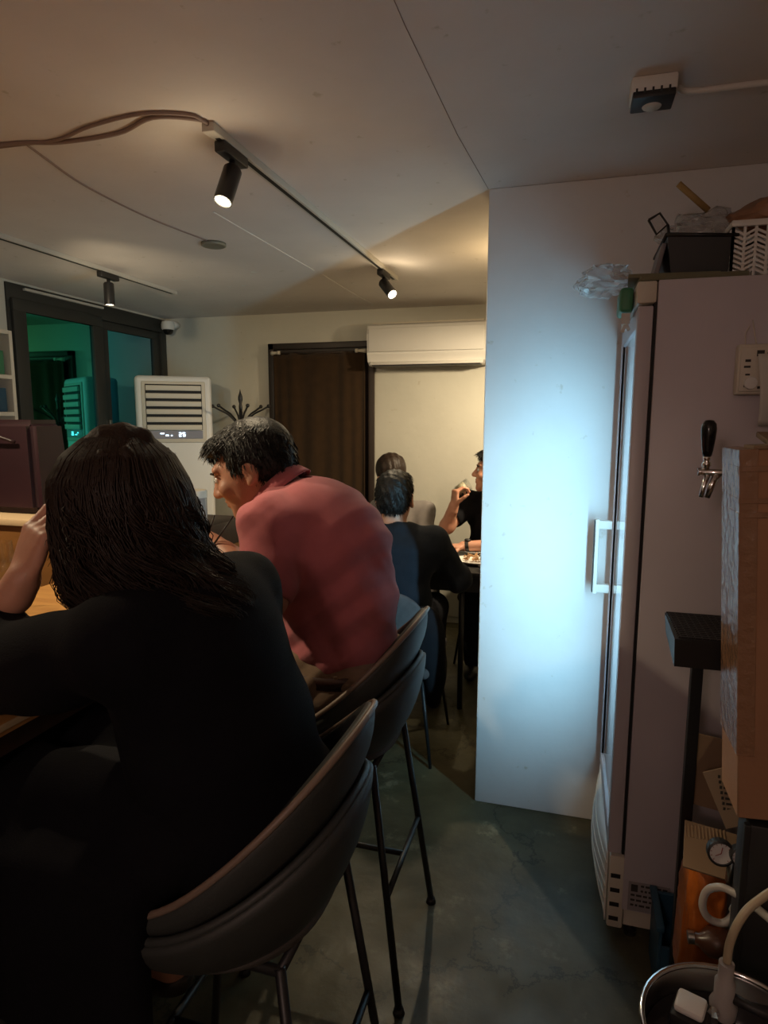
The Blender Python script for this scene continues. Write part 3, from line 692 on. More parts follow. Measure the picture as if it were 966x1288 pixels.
tag(obj('wire', MB().tube(spline([(.405, FY0 - .01, 1.685), (.402, FY0 - .012, 1.71), (.41, FY0 - .01, 1.73)], 5), .0012, 5).tube(spline([(.428, FY0 - .01, 1.685), (.420, FY0 - .012, 1.72), (.416, FY0 - .01, 1.745), (.425, FY0 - .012, 1.70), (.43, FY0 - .01, 1.685)], 5), .0012, 5), M_['cream'], None, True, loc=(.41, FY0, 1.7)), 'thin loose wire looping above the cream control box', 'wire')
ppx = MB(); P = [[(.425 + .045 * u / 6 + .012 * v / 12, FY0 - .045 - .02 * math.sin(v / 12 * PI), 1.660 - .17 * v / 12) for v in range(13)] for u in range(7)]
pp = obj('paper_strip', ppx.grid(P), M_['paper'], None, True, loc=(.45, FY0 - .05, 1.6)); pp.modifiers.new('s', 'SOLIDIFY').thickness = .001
tag(pp, 'long pale paper strip hanging over the cream control box', 'paper')

# ---- big upright carton and the unit under it
bxr = thing('cardboard_box', 'large brown cardboard carton standing upright at the right, taped along its edge', 'box', (.45, 1.29, .775))
TILT = R(-3.6); piv = (.33, 1.295, .775)
def tb(mb, *a, bev=.003): return mb.box(*a, bev, 1, rot=(0, TILT, 0), piv=piv)
obj('carton', tb(MB(), .325, .90, 1.23, 1.36, .778, 1.452), M_['card'], bxr, 40)
obj('flap', tb(MB(), .345, .90, 1.232, 1.300, 1.453, 1.459, bev=.001).box(.345, .88, 1.30, 1.40, 1.462, 1.472, .001, rot=(R(10), 0, 0)), M_['card2'], bxr)
tp = obj('tape_strip', tb(MB(), .3225, .352, 1.2285, 1.3615, .90, 1.4535, bev=.001), M_['tape'], bxr)
for z in (1.415, 1.36, 1.335): obj('tape_end', tb(MB(), .3215, .385, 1.2275, 1.30, z, z + .010, bev=.001), M_['tape'], bxr)

un = thing('black_cabinet', 'black slim metal cabinet standing under the cardboard carton', 'cabinet', (.55, 1.35, .30))
obj('body', MB().box(.345, .92, 1.235, 1.305, .305, .765, .006), M_['blackpl'], un, 40)
obj('corner_post', MB().box(.339, .350, 1.231, 1.245, .0, .765, .002), M_['blackpl'], un)
obj('corner_post', MB().box(.90, .925, 1.230, 1.250, .0, .765, .003), M_['blackpl'], un)
obj('base', MB().box(.36, .90, 1.24, 1.30, 0, .305, .005), M_['blackpl'], un)

# ---- beer tap and drip tray stand
bt = thing('beer_tap', 'chrome beer tap with black pear-shaped handle in front of the fridge side', 'tap', (.29, 1.47, 1.40))
ty_ = 1.45
obj('handle', MB().lathe([(0, 1.503), (.008, 1.502), (.0135, 1.495), (.0150, 1.483), (.0135, 1.465), (.0105, 1.440), (.0085, 1.430), (0, 1.430)], (.2715, ty_, 0), 18), mat('gloss_black', (.008, .008, .008), rough=.15), bt, True)
obj('collar', MB().lathe([(0, 1.430), (.007, 1.430), (.008, 1.424), (.005, 1.420), (.009, 1.415), (.009, 1.411), (.006, 1.407), (.007, 1.396), (0, 1.396)], (.2715, ty_, 0), 16), M_['chrome'], bt, True)
obj('barrel', MB().tube([(.256, ty_, 1.397), (.262, ty_, 1.3975), (.263, ty_, 1.397), (.300, ty_, 1.396), (.302, ty_, 1.396), (.345, ty_, 1.396)], [.009, .009, .0075, .0075, .0095, .0095], 14), M_['chrome'], bt, 50)
obj('nozzle', MB().tube([(.276, ty_, 1.395), (.268, ty_, 1.362), (.266, ty_, 1.345)], [.006, .0045, .0045], 12), M_['chrome'], bt, True)
obj('spout', MB().tube([(.292, ty_, 1.392), (.283, ty_, 1.368), (.277, ty_, 1.344)], [.008, .007, .0055], 12), M_['chrome'], bt, True)
st = thing('dispenser_stand', 'black drip tray with ribbed grate on a black metal stand beside the fridge', 'stand', (.30, 1.50, 0))
tz = 1.062
obj('tray', MB().raw([(.226, 1.385, tz - .062), (.40, 1.385, tz - .062), (.40, 1.56, tz - .045), (.232, 1.56, tz - .045), (.222, 1.375, tz), (.40, 1.375, tz), (.40, 1.566, tz), (.228, 1.566, tz)],
                     [(3, 2, 1, 0), (4, 5, 6, 7), (0, 1, 5, 4), (1, 2, 6, 5), (2, 3, 7, 6), (3, 0, 4, 7)]), M_['blackpl'], st)
gr = MB()
for i in range(15): y = 1.384 + i * .0125; gr.box(.230, .395, y - .0025, y + .0025, tz, tz + .004)
for i in range(12): x = .235 + i * .0135; gr.box(x - .001, x + .001, 1.38, 1.562, tz, tz + .003)
g_ = obj('grate', gr, M_['black'], st)
obj('post', MB().box(.300, .325, 1.597, 1.622, 0, tz - .03, .002), M_['black'], st)
obj('post', MB().box(.46, .485, 1.64, 1.665, 0, tz - .05, .002), M_['black'], st)
obj('arm', MB().box(.300, .325, 1.50, 1.598, tz - .075, tz - .058, .002), M_['black'], st)
obj('tower', MB().box(.345, .40, 1.42, 1.50, tz + .003, 1.43, .006), M_['steel'], st, 40)
obj('bracket', MB().box(.318, .50, 1.575, 1.60, .930, .965, .002, rot=(0, R(38), 0)), mat('grey_metal', (.13, .13, .135), rough=.5), st)
# cardboard scraps behind
tag(obj('cardboard_sheet', MB().box(.318, .46, 1.628, 1.635, .56, .735, .001, rot=(R(-6), R(8), 0)), M_['card2'], None, loc=(.38, 1.66, .6)), 'plain brown cardboard sheet leaning behind the black stand', 'cardboard')
lf = thing('printed_leaflet', 'pale printed leaflet tucked between the cardboard sheet and the big carton', 'leaflet', (.37, 1.50, .68))
obj('sheet', MB().box(.345, .44, 1.508, 1.511, .60, .735, .0005, rot=(R(-4), R(-24), 0)), mat('old_paper', (.33, .24, .16), rough=.9), lf)
pt = MB()
for i in range(7): pt.box(.352 + i * .0026, .357 + i * .0026, 1.5062, 1.5075, .705 - i * .0125, .712 - i * .0125, rot=(0, 0, 0)).box(.360 + i * .0026, .374 + i * .0026, 1.5062, 1.5075, .706 - i * .0125, .711 - i * .0125)
obj('print', pt, M_['ink'], lf)['kind'] = 'stuff'
cp = thing('corrugated_board', 'piece of corrugated cardboard lying under the pressure gauges', 'cardboard', (.35, 1.45, .54))
obj('board', MB().box(.288, .40, 1.425, 1.545, .536, .541, .0005, rot=(R(22), R(4), R(-8)), piv=(.34, 1.48, .538)), M_['card2'], cp)
cg = MB()
for i in range(12): cg.tube([(.296 + i * .0075, 1.505, .552), (.298 + i * .0075, 1.535, .564)], .0016, 5)
obj('flute', cg, M_['card2'], cp)['kind'] = 'stuff'
# pressure gauges
rg = thing('pressure_regulator', 'gas regulator with two round white pressure gauges', 'regulator', (.36, 1.38, .60))
mg = Matrix.Rotation(R(82), 3, 'X') @ Matrix.Rotation(0, 3, 'Z')
for (gx, gy, gz, gr_) in ((.337, 1.372, .612, .024), (.372, 1.36, .618, .019)):
    gz -= 0
    g0 = obj('gauge', MB().lathe([(0, -.018), (gr_ * 1.0, -.018), (gr_ * 1.1, -.010), (gr_ * 1.1, .006), (gr_ * .93, .008), (gr_ * .92, .003), (0, .003)], (gx, gy, gz), 24, mg), M_['blackpl'], rg, 40)
    obj('dial', MB().lathe([(0, .0036), (gr_ * .91, .0036)], (gx, gy, gz), 24, mg), M_['white'], g0)
    tk = MB(); c = Vector((gx, gy, gz))
    for i in range(11):
        a = R(225 - 27 * i); tk.tube([c + mg @ Vector((gr_ * .72 * math.cos(a), gr_ * .72 * math.sin(a), .0042)), c + mg @ Vector((gr_ * .86 * math.cos(a), gr_ * .86 * math.sin(a), .0042))], .0006, 4)
    tk.tube([c + mg @ Vector((0, 0, .0048)), c + mg @ Vector((gr_ * .55 * math.cos(R(80)), gr_ * .55 * math.sin(R(80)), .0048))], .0009, 4)
    tk.tube([c + mg @ Vector((0, 0, .0048)), c + mg @ Vector((-gr_ * .45, -gr_ * .25, .0048))], .0007, 4)
    obj('pointer', tk, mat('red_ink', (.25, .03, .02), rough=.5), g0)
obj('valve_body', MB().tube([(.345, 1.40, .595), (.385, 1.39, .60)], .014, 12).tube([(.365, 1.395, .60), (.365, 1.395, .535)], .010, 12), M_['steel'], rg, True)

# orange crumpled container with dark bottle part
oc = MB(); bmesh.ops.create_icosphere(oc.bm, subdivisions=5, radius=1)
for v in oc.bm.verts:
    n_ = .10 * noise.noise(v.co * 2.2) + .07 * abs(noise.noise(v.co * 5)) + .03 * abs(noise.noise(v.co * 11))
    q = v.co.copy(); f_ = lambda t: math.copysign(abs(t) ** .6, t)
    v.co = Vector((.338 + f_(q.x) * .046 * (1 + n_ * 1.4), 1.50 + f_(q.y) * .055 * (1 + n_), .335 + f_(q.z) * .19 * (1 + n_ * .3)))
og = obj('orange_bag', oc, M_['orange'], None, True, loc=(.338, 1.50, .15)); tag(og, 'crumpled translucent orange plastic bag standing between the fridge and the black unit', 'bag')
bb = thing('brown_bottle', 'dark brown bottle lying in front of the orange bag', 'bottle', (.345, 1.40, .42))
obj('body', MB().tube([(.308, 1.415, .372), (.318, 1.412, .372), (.335, 1.41, .374), (.40, 1.405, .376)], [.012, .014, .030, .032], 16), M_['brownp'], bb, True)
obj('cap', MB().tube([(.296, 1.415, .371), (.309, 1.415, .372)], .0135, 14), M_['steel'], bb, 40)
bl = thing('blue_crate', 'dark blue plastic crate edge beside the foot of the fridge', 'crate', (.32, 1.69, 0))
obj('side', MB().box(.275, .283, 1.635, 1.785, .01, .205, .002).box(.275, .43, 1.775, 1.785, .01, .20, .002).box(.43, .438, 1.635, 1.785, .01, .205, .002).box(.283, .43, 1.635, 1.643, .01, .15, .002), M_['blue'], bl)
obj('rim', MB().box(.268, .287, 1.628, 1.79, .195, .210, .003), M_['blue'], bl, 40)
obj('bottom', MB().box(.283, .43, 1.643, 1.775, 0, .012), M_['blue'], bl)

# hoses
hs = thing('clear_hose', 'clear vinyl hose looped in a ring in front of the gauges', 'hose', (.34, 1.30, .50))
ring = [(.378, 1.15, .640), (.362, 1.24, .605), (.348, 1.28, .590), (.325, 1.30, .585), (.303, 1.31, .565), (.297, 1.31, .530), (.310, 1.31, .505), (.335, 1.31, .500), (.352, 1.31, .518), (.358, 1.31, .545)]
obj('tubing', MB().tube(spline(ring, 8), .0075, 10), M_['hose'], hs, True)
obj('fitting', MB().tube([(.354, 1.31, .530), (.361, 1.308, .556)], [.010, .009], 12), M_['cream'], hs, True)
hz_ = thing('yellowed_hose', 'yellowed hose rising from the coupler in the steel pot', 'hose', (.29, 1.02, .58))
obj('tubing', MB().tube(spline([(.288, 1.08, .606), (.291, 1.083, .64), (.303, 1.09, .675), (.325, 1.10, .705), (.375, 1.12, .735), (.45, 1.14, .745)], 8), .0068, 10), M_['hoset'], hz_, True)

# stock pot with parts in it
pc = (.285, .995)
po = thing('steel_pot', 'round steel pot with rolled rim holding hose couplers in the bottom right corner', 'pot', (*pc, 0))
obj('wall', MB().lathe([(0, .012), (.125, .012), (.129, .03), (.131, .545), (.133, .548), (.135, .545), (.135, .02), (.128, 0), (0, 0)], (*pc, 0), 48), M_['steel'], po, True)
rp = [(pc[0] + .1345 * math.cos(a), pc[1] + .1345 * math.sin(a), .550) for a in np.linspace(0, 2 * PI, 49)]
obj('rim', MB().tube(rp, .0050, 8, False), M_['chrome'], po, True)
obj('false_bottom', MB().lathe([(0, .505), (.1285, .505), (.1285, .495), (0, .495)], (*pc, 0), 40), mat('dark_water', (.015, .015, .017), rough=.12), po)
cl = thing('keg_coupler', 'grey keg coupler with a stem lying in the steel pot under the yellowed hose', 'coupler', (.27, 1.01, .47))
obj('stem', MB().lathe([(0, .508), (.020, .508), (.022, .528), (.016, .540), (.016, .570), (.012, .574), (.012, .605), (0, .605)], (.288, 1.080, 0), 18), mat('grey_nylon', (.34, .31, .29), rough=.5), cl, 50)
obj('lever', MB().tube([(.288, 1.08, .547), (.325, 1.07, .542), (.362, 1.055, .548)], [.009, .008, .013], 10), M_['blackpl'], cl, True)
obj('nut', MB().lathe([(0, .508), (.010, .508), (.010, .528), (.006, .536), (0, .536)], (.268, 1.055, 0), 6), M_['chrome'], cl)
wb = thing('white_block', 'small off-white square block in a dark holder lying in the steel pot', 'block', (.215, .985, .48))
obj('holder', MB().box(.206, .264, 1.025, 1.082, .507, .528, .004, rot=(0, 0, R(-20))), M_['blackpl'], wb, 40)
obj('block', MB().box(.210, .256, 1.032, 1.076, .528, .542, .006, rot=(0, 0, R(-20))), M_['white'], wb, 40)
gf = crumple('grey_cloth', (.362, 1.01, .525), (.032, .036, .020), mat('grey_rag', (.18, .15, .14), rough=.9), 'crumpled grey cloth at the right side inside the steel pot', 'cloth', seed=12, sub=3)

# ---- bar counter
bc = thing('bar_counter', 'long wooden bar counter at which the two people on stools sit', 'bar', (-1.25, 1.3, 0))
obj('worktop', MB().box(-1.52, -.885, -.4, 2.42, .978, 1.0, .003), M_['fabw'], bc, 40)
obj('edge_strip', MB().box(-.888, -.881, -.4, 2.42, .988, .9990, .002), mat('edge_pale', (.50, .38, .22), rough=.5), bc)
obj('front_panel', MB().box(-1.24, -1.20, -.38, 2.40, 0, .962), M_['woodd'], bc)
obj('apron', MB().box(-1.50, -.91, -.39, 2.40, .93, .978), M_['woodd'], bc)
obj('end_panel', MB().box(-1.50, -1.20, 2.36, 2.40, 0, .962), M_['woodd'], bc)
obj('ledge', MB().box(-1.52, -1.30, 1.95, 2.42, 1.0, 1.10, .004), M_['woodd'], bc, 40)
jr = thing('sauce_jar', 'white-capped clear jar on the raised ledge at the far end of the bar', 'jar', (-1.36, 2.1, 1.10))
obj('glass', MB().lathe([(0, 1.102), (.046, 1.102), (.050, 1.12), (.050, 1.21), (.044, 1.22), (0, 1.22)], (-1.355, 2.12, 0), 20), mat('cloudy_glass', (.55, .53, .50), rough=.15, trans=.5), jr, True)
obj('cap', MB().lathe([(0, 1.24), (.048, 1.24), (.052, 1.235), (.052, 1.212), (0, 1.212)], (-1.355, 2.12, 0), 20), M_['cream'], jr, 40)
wg = thing('water_glass', 'clear drinking glass on the bar at the left edge in front of the woman', 'glass', (-1.42, 1.31, 1.0))
obj('bowl', MB().lathe([(0, 1.075), (.022, 1.085), (.034, 1.11), (.036, 1.14), (.031, 1.185)], (-1.42, 1.31, 0), 24), M_['clear'], wg, True)
obj('stem', MB().lathe([(0, 1.076), (.005, 1.07), (.004, 1.03), (.006, 1.008), (.032, 1.003), (.034, 1.0005), (0, 1.0005)], (-1.42, 1.31, 0), 20), M_['clear'], wg, True)

# ---- cupboard facing the camera behind the bar
cu2 = thing('bar_cupboard', 'orange-brown wooden cupboard with pale top behind the bar at the left', 'cupboard', (-2.1, 2.0, 0))
obj('body', MB().box(-2.60, -1.60, 1.68, 2.18, 0, 1.155, .003), M_['woodo'], cu2)
obj('top', MB().box(-2.62, -1.585, 1.665, 2.20, 1.155, 1.178, .004), mat('pale_top', (.62, .46, .28), rough=.45), cu2, 40)
for x in (-2.1,): obj('door_gap', MB().box(x - .002, x + .002, 1.6785, 1.681, .02, 1.15), M_['gasket'], cu2)
mb_ = thing('maroon_bin', 'tall tapered dark maroon tub standing on the cupboard at the left edge', 'tub', (-1.83, 1.84, 1.178))
mb = MB(); q = [(-2.02, 1.76), (-1.725, 1.76), (-1.725, 1.94), (-2.02, 1.94)]; q2 = [(-2.005, 1.775), (-1.745, 1.775), (-1.745, 1.93), (-2.005, 1.93)]
mb.raw([(x, y, 1.18) for x, y in q] + [(x, y, 1.50) for x, y in q2], [(3, 2, 1, 0), (4, 5, 6, 7), (0, 1, 5, 4), (1, 2, 6, 5), (2, 3, 7, 6), (3, 0, 4, 7)])
bmesh.ops.bevel(mb.bm, geom=mb.bm.edges[:], offset=.022, segments=3, affect='EDGES')
obj('body', mb, M_['maroon'], mb_, 40)
obj('handle', MB().tube(spline([(-1.94, 1.757, 1.43), (-1.87, 1.735, 1.448), (-1.80, 1.757, 1.425)], 6), .006, 8), M_['maroon'], mb_, True)
# back counter with an appliance
kc = thing('back_counter', 'dark low back counter under the window', 'counter', (-2.6, 2.9, 0))
obj('body', MB().box(-3.14, -2.05, 2.55, 3.05, 0, .95), M_['woodd'], kc)
obj('top', MB().box(-3.145, -2.03, 2.53, 3.06, .95, .98, .003), M_['woodd'], kc, 40)
em = thing('coffee_machine', 'dark counter-top machine with a white ribbed rim on top behind the woman', 'machine', (-2.4, 2.78, .98))
obj('body', MB().box(-2.66, -2.12, 2.62, 2.98, .98, 1.262, .012), M_['blackpl'], em, 40)
rb = MB().box(-2.67, -2.11, 2.60, 2.99, 1.262, 1.272, .003)
for i in range(30): rb.box(-2.664 + i * .0188, -2.655 + i * .0188, 2.597, 2.601, 1.262, 1.284)
rb.box(-2.67, -2.11, 2.602, 2.612, 1.272, 1.286, .001)
obj('rim', rb, M_['white'], em)
obj('steam_knob', MB().tube([(-2.45, 2.60, 1.20), (-2.40, 2.60, 1.205)], .014, 12), M_['chrome'], em, True)
obj('portafilter', MB().tube([(-2.51, 2.60, 1.115), (-2.42, 2.58, 1.125), (-2.36, 2.56, 1.135)], [.006, .008, .014], 10), M_['chrome'], em, True)
# white shelf unit at the left edge, on the left wall before the window
su = thing('shelf_unit', 'white open shelf unit on the left wall just before the window', 'shelf', (-3.02, 2.75, .98))
for y in (2.48, 2.90): obj('upright', MB().box(-3.145, -2.955, y, y + .022, .985, 1.98, .002), M_['cream'], su)
for z in (.99, 1.25, 1.52, 1.72, 1.96): obj('shelf_board', MB().box(-3.145, -2.955, 2.502, 2.90, z, z + .022, .002), M_['cream'], su)
obj('back', MB().box(-3.148, -3.143, 2.48, 2.922, .985, 1.98), M_['cream'], su)
for z, m in ((1.742, 'green'), (1.542, 'blue'), (1.272, 'white')):
    tag(obj('carton', MB().box(-3.12, -2.98, 2.70, 2.88, z, z + .13, .004), M_[m], None, 40, loc=(-3.05, 2.79, z)), {'green': 'dark green', 'blue': 'dark blue', 'white': 'white'}[m] + ' carton on the white shelf unit at the left edge', 'carton')

# ---- bar stools
SH = mat('stool_shell', (.034, .038, .036), rough=.55, bump=.05, bscale=200); PIPE = mat('stool_piping', (.20, .145, .11), rough=.45)
def stool(x, y, label, yaw=90):
    t = thing('bar_stool', label, 'bar stool', (x, y, 0), 'curved shell bar stools')
    A = Matrix.Rotation(R(yaw), 3, 'Z'); O = Vector((x, y, 0)); T = lambda p: O + A @ Vector(p)   # local: front = +y
    def rim(a):      # a: 0 = back ... pi = front
        k = (1 + math.cos(a)) / 2
        rx = .240; ry = .215 if math.cos(a) > 0 else .235
        f = max(0, (k - .16) / .84)
        z = .712 + .288 * f ** 1.5
        s_ = abs(math.sin(a)) ** .85 * (1 if math.sin(a) >= 0 else -1)
        return Vector((rx * s_, -ry * math.cos(a) - .012 * f, z))
    def seam(a):
        p = rim(a); k = (1 + math.cos(a)) / 2
        q_ = p.copy(); q_.x *= 1.03 - .02 * k; q_.y = -.005 + (p.y + .005) * 1.0 + .018 * k; q_.z = p.z - .012 - .125 * max(0, (k - .16) / .84) ** 1.1
        return q_
    N = 56; As = [2 * PI * i / N for i in range(N)]
    def sheet(fn, rows): return [[T(fn(a, j / rows)) for j in range(rows + 1)] for a in As + [As[0]]]
    # back shell between rim and seam, a little inside the seat shell
    def fb(a, v): p, q_ = rim(a), seam(a); r_ = p.lerp(q_, v); o = .010 * math.sin(PI * v); d = Vector((r_.x, r_.y, 0)).normalized(); return r_ + d * (o - .012 * v)
    bk_ = obj('backrest', MB().grid(sheet(fb, 5)), SH, t, True); md = bk_.modifiers.new('s', 'SOLIDIFY'); md.thickness = .016; md.offset = -1
    # seat shell below the seam
    def fs(a, v):
        p = seam(a); zb = .600; th = v * PI / 2; rr_ = math.cos(th) ** .75 if v < 1 else 0
        z = zb + (p.z - zb) * (1 - math.sin(th) ** 1.15)
        return Vector((p.x * rr_, p.y * rr_ + .0 * v, z))
    ss = obj('seat_shell', MB().grid(sheet(fs, 12)), SH, t, True); md = ss.modifiers.new('s', 'SOLIDIFY'); md.thickness = .014; md.offset = 1
    obj('shell_lip', MB().tube([T(seam(a) * 1.0 + Vector((0, 0, .001))) for a in As + [0]], .0075, 8, False), SH, t, True)
    obj('piping', MB().tube([T(rim(a)) for a in As + [0]], .006, 8, False), PIPE, t, True)
    def fc(a, v): p = seam(a); q_ = 1 - v; return Vector((p.x * .88 * q_, p.y * .86 * q_ + .01, .690 + .014 * math.cos(v * 0) * (1 - q_ ** 4) + .0))
    cu_ = obj('seat_cushion', MB().grid(sheet(fc, 6)), fabric('stool_cushion_fabric', (.07, .055, .045)), t, True); md = cu_.modifiers.new('s', 'SOLIDIFY'); md.thickness = .05
    top = [(-.15, -.13), (.15, -.13), (.15, .14), (-.15, .14)]; bot = [(-.20, -.215), (.20, -.215), (.20, .22), (-.20, .22)]
    for (a, b_), (c, d) in zip(top, bot):
        lg = obj('leg', MB().tube([T((a, b_, .635)), T((c, d, .012))], .0095, 10), M_['black'], t, True)
        obj('foot_pad', MB().tube([T((c, d, .016)), T((c, d, 0))], [.012, .016], 12), M_['blackpl'], lg, True)
    fr_ = .54; P_ = lambda i, f: Vector((top[i][0] + (bot[i][0] - top[i][0]) * f, top[i][1] + (bot[i][1] - top[i][1]) * f, .635 - .623 * f))
    obj('footrest', MB().tube([T(P_(2, fr_)), T(P_(3, fr_))], .009, 8), M_['black'], t, True)
    obj('stretcher', MB().tube([T(P_(0, fr_)), T(P_(1, fr_))], .008, 8), M_['black'], t, True)
    obj('stretcher', MB().tube([T((P_(0, fr_) + P_(1, fr_)) / 2), T((P_(2, fr_) + P_(3, fr_)) / 2)], .008, 8), M_['black'], t, True)
    obj('seat_frame', MB().tube([T((*p, .628)) for p in top + top[:1]], .009, 8), M_['black'], t, True)
    return t
stool(-.540, .985, 'curved shell bar stool in the foreground under the woman in black')
stool(-.575, 1.605, 'curved shell bar stool under the man in the red polo')

# ---- dining table, dishes and chair
dt = thing('dining_table', 'black square dining table beyond the partition', 'table', (-.45, 3.42, 0))
obj('top', MB().box(-1.15, .30, 3.13, 3.72, .722, .75, .003), M_['blackpl'], dt, 40)
obj('apron', MB().box(-1.08, .23, 3.17, 3.19, .64, .722).box(-1.08, .23, 3.66, 3.68, .64, .722), M_['blackpl'], dt)
for px, py in ((-1.08, 3.18), (-.50, 3.20), (.23, 3.18), (-1.08, 3.66), (.23, 3.66)): obj('leg', MB().tube([(px, py, .722), (px, py, 0)], .014, 10), M_['black'], dt, True)
pl = thing('dinner_plate', 'oval white plate of salad on the dining table', 'plate', (-.44, 3.40, .75))
mb = MB().lathe([(0, .754), (.075, .756), (.12, .768), (.128, .772), (.124, .766), (.08, .7515), (0, .7505)], (0, 0, 0), 32)
for v in mb.bm.verts: v.co.x = v.co.x * 1.15 - .43; v.co.y = v.co.y * .8 + 3.36
obj('dish', mb, M_['white'], pl, True)
random.seed(11)
def leafy(name, c, n, m, label, spread=.05, size=.028, zz=.766):
    mb = MB()
    for i in range(n):
        a = random.uniform(0, 2 * PI); r_ = spread * math.sqrt(random.random()); p = Vector((c[0] + r_ * math.cos(a), c[1] + r_ * math.sin(a) * .7, zz + random.uniform(0, .03)))
        u = Vector((random.uniform(-1, 1), random.uniform(-1, 1), random.uniform(-.2, .6))).normalized() * size * random.uniform(.6, 1); v_ = u.orthogonal().normalized() * size * .5
        mb.raw([p - u, p - v_ * .8 + Vector((0, 0, .004)), p + u, p + v_ * .8 + Vector((0, 0, .004)), p + Vector((0, 0, .008))], [(0, 1, 4), (1, 2, 4), (2, 3, 4), (3, 0, 4)])
    o = obj(name, mb, m, None, loc=(c[0], c[1], zz)); tag(o, label, name.replace('_', ' '), kind='stuff'); return o
leafy('salad_leaves', (-.375, 3.37), 40, mat('leaf_green', (.03, .06, .015), rough=.5), 'dark green salad leaves on the right of the oval plate', .055)
leafy('shredded_topping', (-.47, 3.38), 40, mat('topping', (.50, .28, .13), rough=.6), 'pale orange shredded topping in the middle of the oval plate', .045, .018, .762)
b2 = thing('side_dish', 'small dark side dish on the table beyond the oval plate', 'dish', (-.50, 3.60, .75))
obj('bowl', MB().lathe([(0, .753), (.035, .753), (.055, .768), (.052, .768), (.034, .757), (0, .757)], (-.50, 3.60, 0), 20), M_['white'], b2, True)
tg1 = thing('sauce_dish', 'small black dish at the near edge of the dining table', 'dish', (-.36, 3.19, .75))
obj('bowl', MB().lathe([(0, .752), (.03, .752), (.04, .775), (.037, .775), (.028, .756), (0, .756)], (-.38, 3.20, 0), 20), M_['blackpl'], tg1, True)

CH = fabric('grey_chair_fabric', (.075, .066, .066), sheen=0)
ch = thing('dining_chair', 'grey upholstered dining chair with thin black legs under the man in navy', 'chair', (-.76, 2.78, 0), 'grey dining chairs round the table')
P = []
for i in range(25):
    u = i / 24; a = (u - .5) * 2.3
    row = []
    for j in range(13):
        v = j / 12; hgt = .80 - .22 * abs(2 * u - 1) ** 3.2
        z = .44 + (hgt - .44) * v
        row.append((-.76 + .235 * math.sin(a) * (1 + .04 * v) , 2.80 - .26 * math.cos(a) * (1) - .045 * v, z))
    P.append(row)
s_ = obj('backrest', MB().grid(P), CH, ch, True); md = s_.modifiers.new('s', 'SOLIDIFY'); md.thickness = .03; md.offset = 0; md = s_.modifiers.new('b', 'SUBSURF'); md.levels = 1; md.render_levels = 1
obj('seat', MB().box(-.985, -.535, 2.56, 3.02, .40, .455, .025, 4), CH, ch, 50)
for (a, b_) in ((-1, -1), (1, -1), (1, 1), (-1, 1)):
    obj('leg', MB().tube([(-.76 + a * .18, 2.79 + b_ * .17, .405), (-.76 + a * .235, 2.79 + b_ * .215, 0)], [.010, .007], 8), M_['black'], ch, True)
for loc, lab in (((-1.0, 4.02, 0), 'grey upholstered dining chair under the woman in the grey shirt'), ((-.40, 4.04, 0), 'grey upholstered dining chair under the man in the black T-shirt')):
    c2 = dup_tree(ch, Vector(loc) - Vector((-.76, 2.78, 0))); c2.rotation_euler = (0, 0, PI); c2['label'] = lab
# ============================================================ PART 3: the people
M_['skin'] = mat('skin', (.50, .25, .165), rough=.5, vary=.05, vscale=12, bump=.05, bscale=220); M_['skin'].node_tree.nodes['Principled BSDF'].inputs['Subsurface Weight'].default_value = .08
M_['skin'].node_tree.nodes['Principled BSDF'].inputs['Subsurface Scale'].default_value = .02
M_['brownhair'] = mat('dark_brown_hair', (.020, .011, .007), rough=.5, spec=.3, bump=.3, bscale=90)
POLO = fabric('red_polo_cotton', (.46, .135, .15), scale=500, strength=.15, vary=.07); KHAKI = fabric('khaki_cotton', (.25, .17, .115), scale=450, strength=.15)
BLK = fabric('black_knit', (.0030, .0030, .0050), scale=350, sheen=0); NAVY = fabric('navy_cotton', (.010, .013, .019), scale=400, sheen=.03); GREY = fabric('grey_cotton', (.20, .18, .17)); BTEE = fabric('black_cotton', (.006, .006, .008), sheen=0)
DENIM = fabric('dark_trousers', (.010, .010, .014), sheen=0); SHOE = mat('shoe_leather', (.02, .015, .012), rough=.4)
def folds(amp, dirs, seed=0, cen=None, fall=None):
    rs = np.random.RandomState(seed)
    def f(X, Y, Z):
        s = np.zeros_like(X)
        for (dx, dy, dz, fr) in dirs:
            ph = rs.uniform(0, 6); u = (dx * X + dy * Y + dz * Z) * fr + ph
            wv = 1.6 * np.sin(X * 7 + ph) + 1.3 * np.sin(Y * 9 + 2 * ph) + 1.2 * np.sin(Z * 8 + 3 * ph)
            q = np.sin(u + wv); mod = .5 + .5 * np.sin(X * 11 - Z * 9 + Y * 5 + ph * 2)
            s += -np.sign(q) * np.abs(q) ** 1.6 * mod
        return amp * s
    rs = np.random.RandomState(seed)
    return f
def fold_fn(amp, dirs, seed=0):
    phs = np.random.RandomState(seed).uniform(0, 6, len(dirs))
    def f(X, Y, Z):
        s = 0
        for (dx, dy, dz, fr), ph in zip(dirs, phs):
            u = (dx * X + dy * Y + dz * Z) * fr + ph + 1.6 * np.sin(X * 7 + ph) + 1.3 * np.sin(Y * 9 + 2 * ph) + 1.2 * np.sin(Z * 8 + 3 * ph)
            q = np.sin(u); mod = .5 + .5 * np.sin(X * 11 - Z * 9 + Y * 5 + ph * 2); s = s - np.sign(q) * np.abs(q) ** 1.6 * mod
        return amp * s
    return f
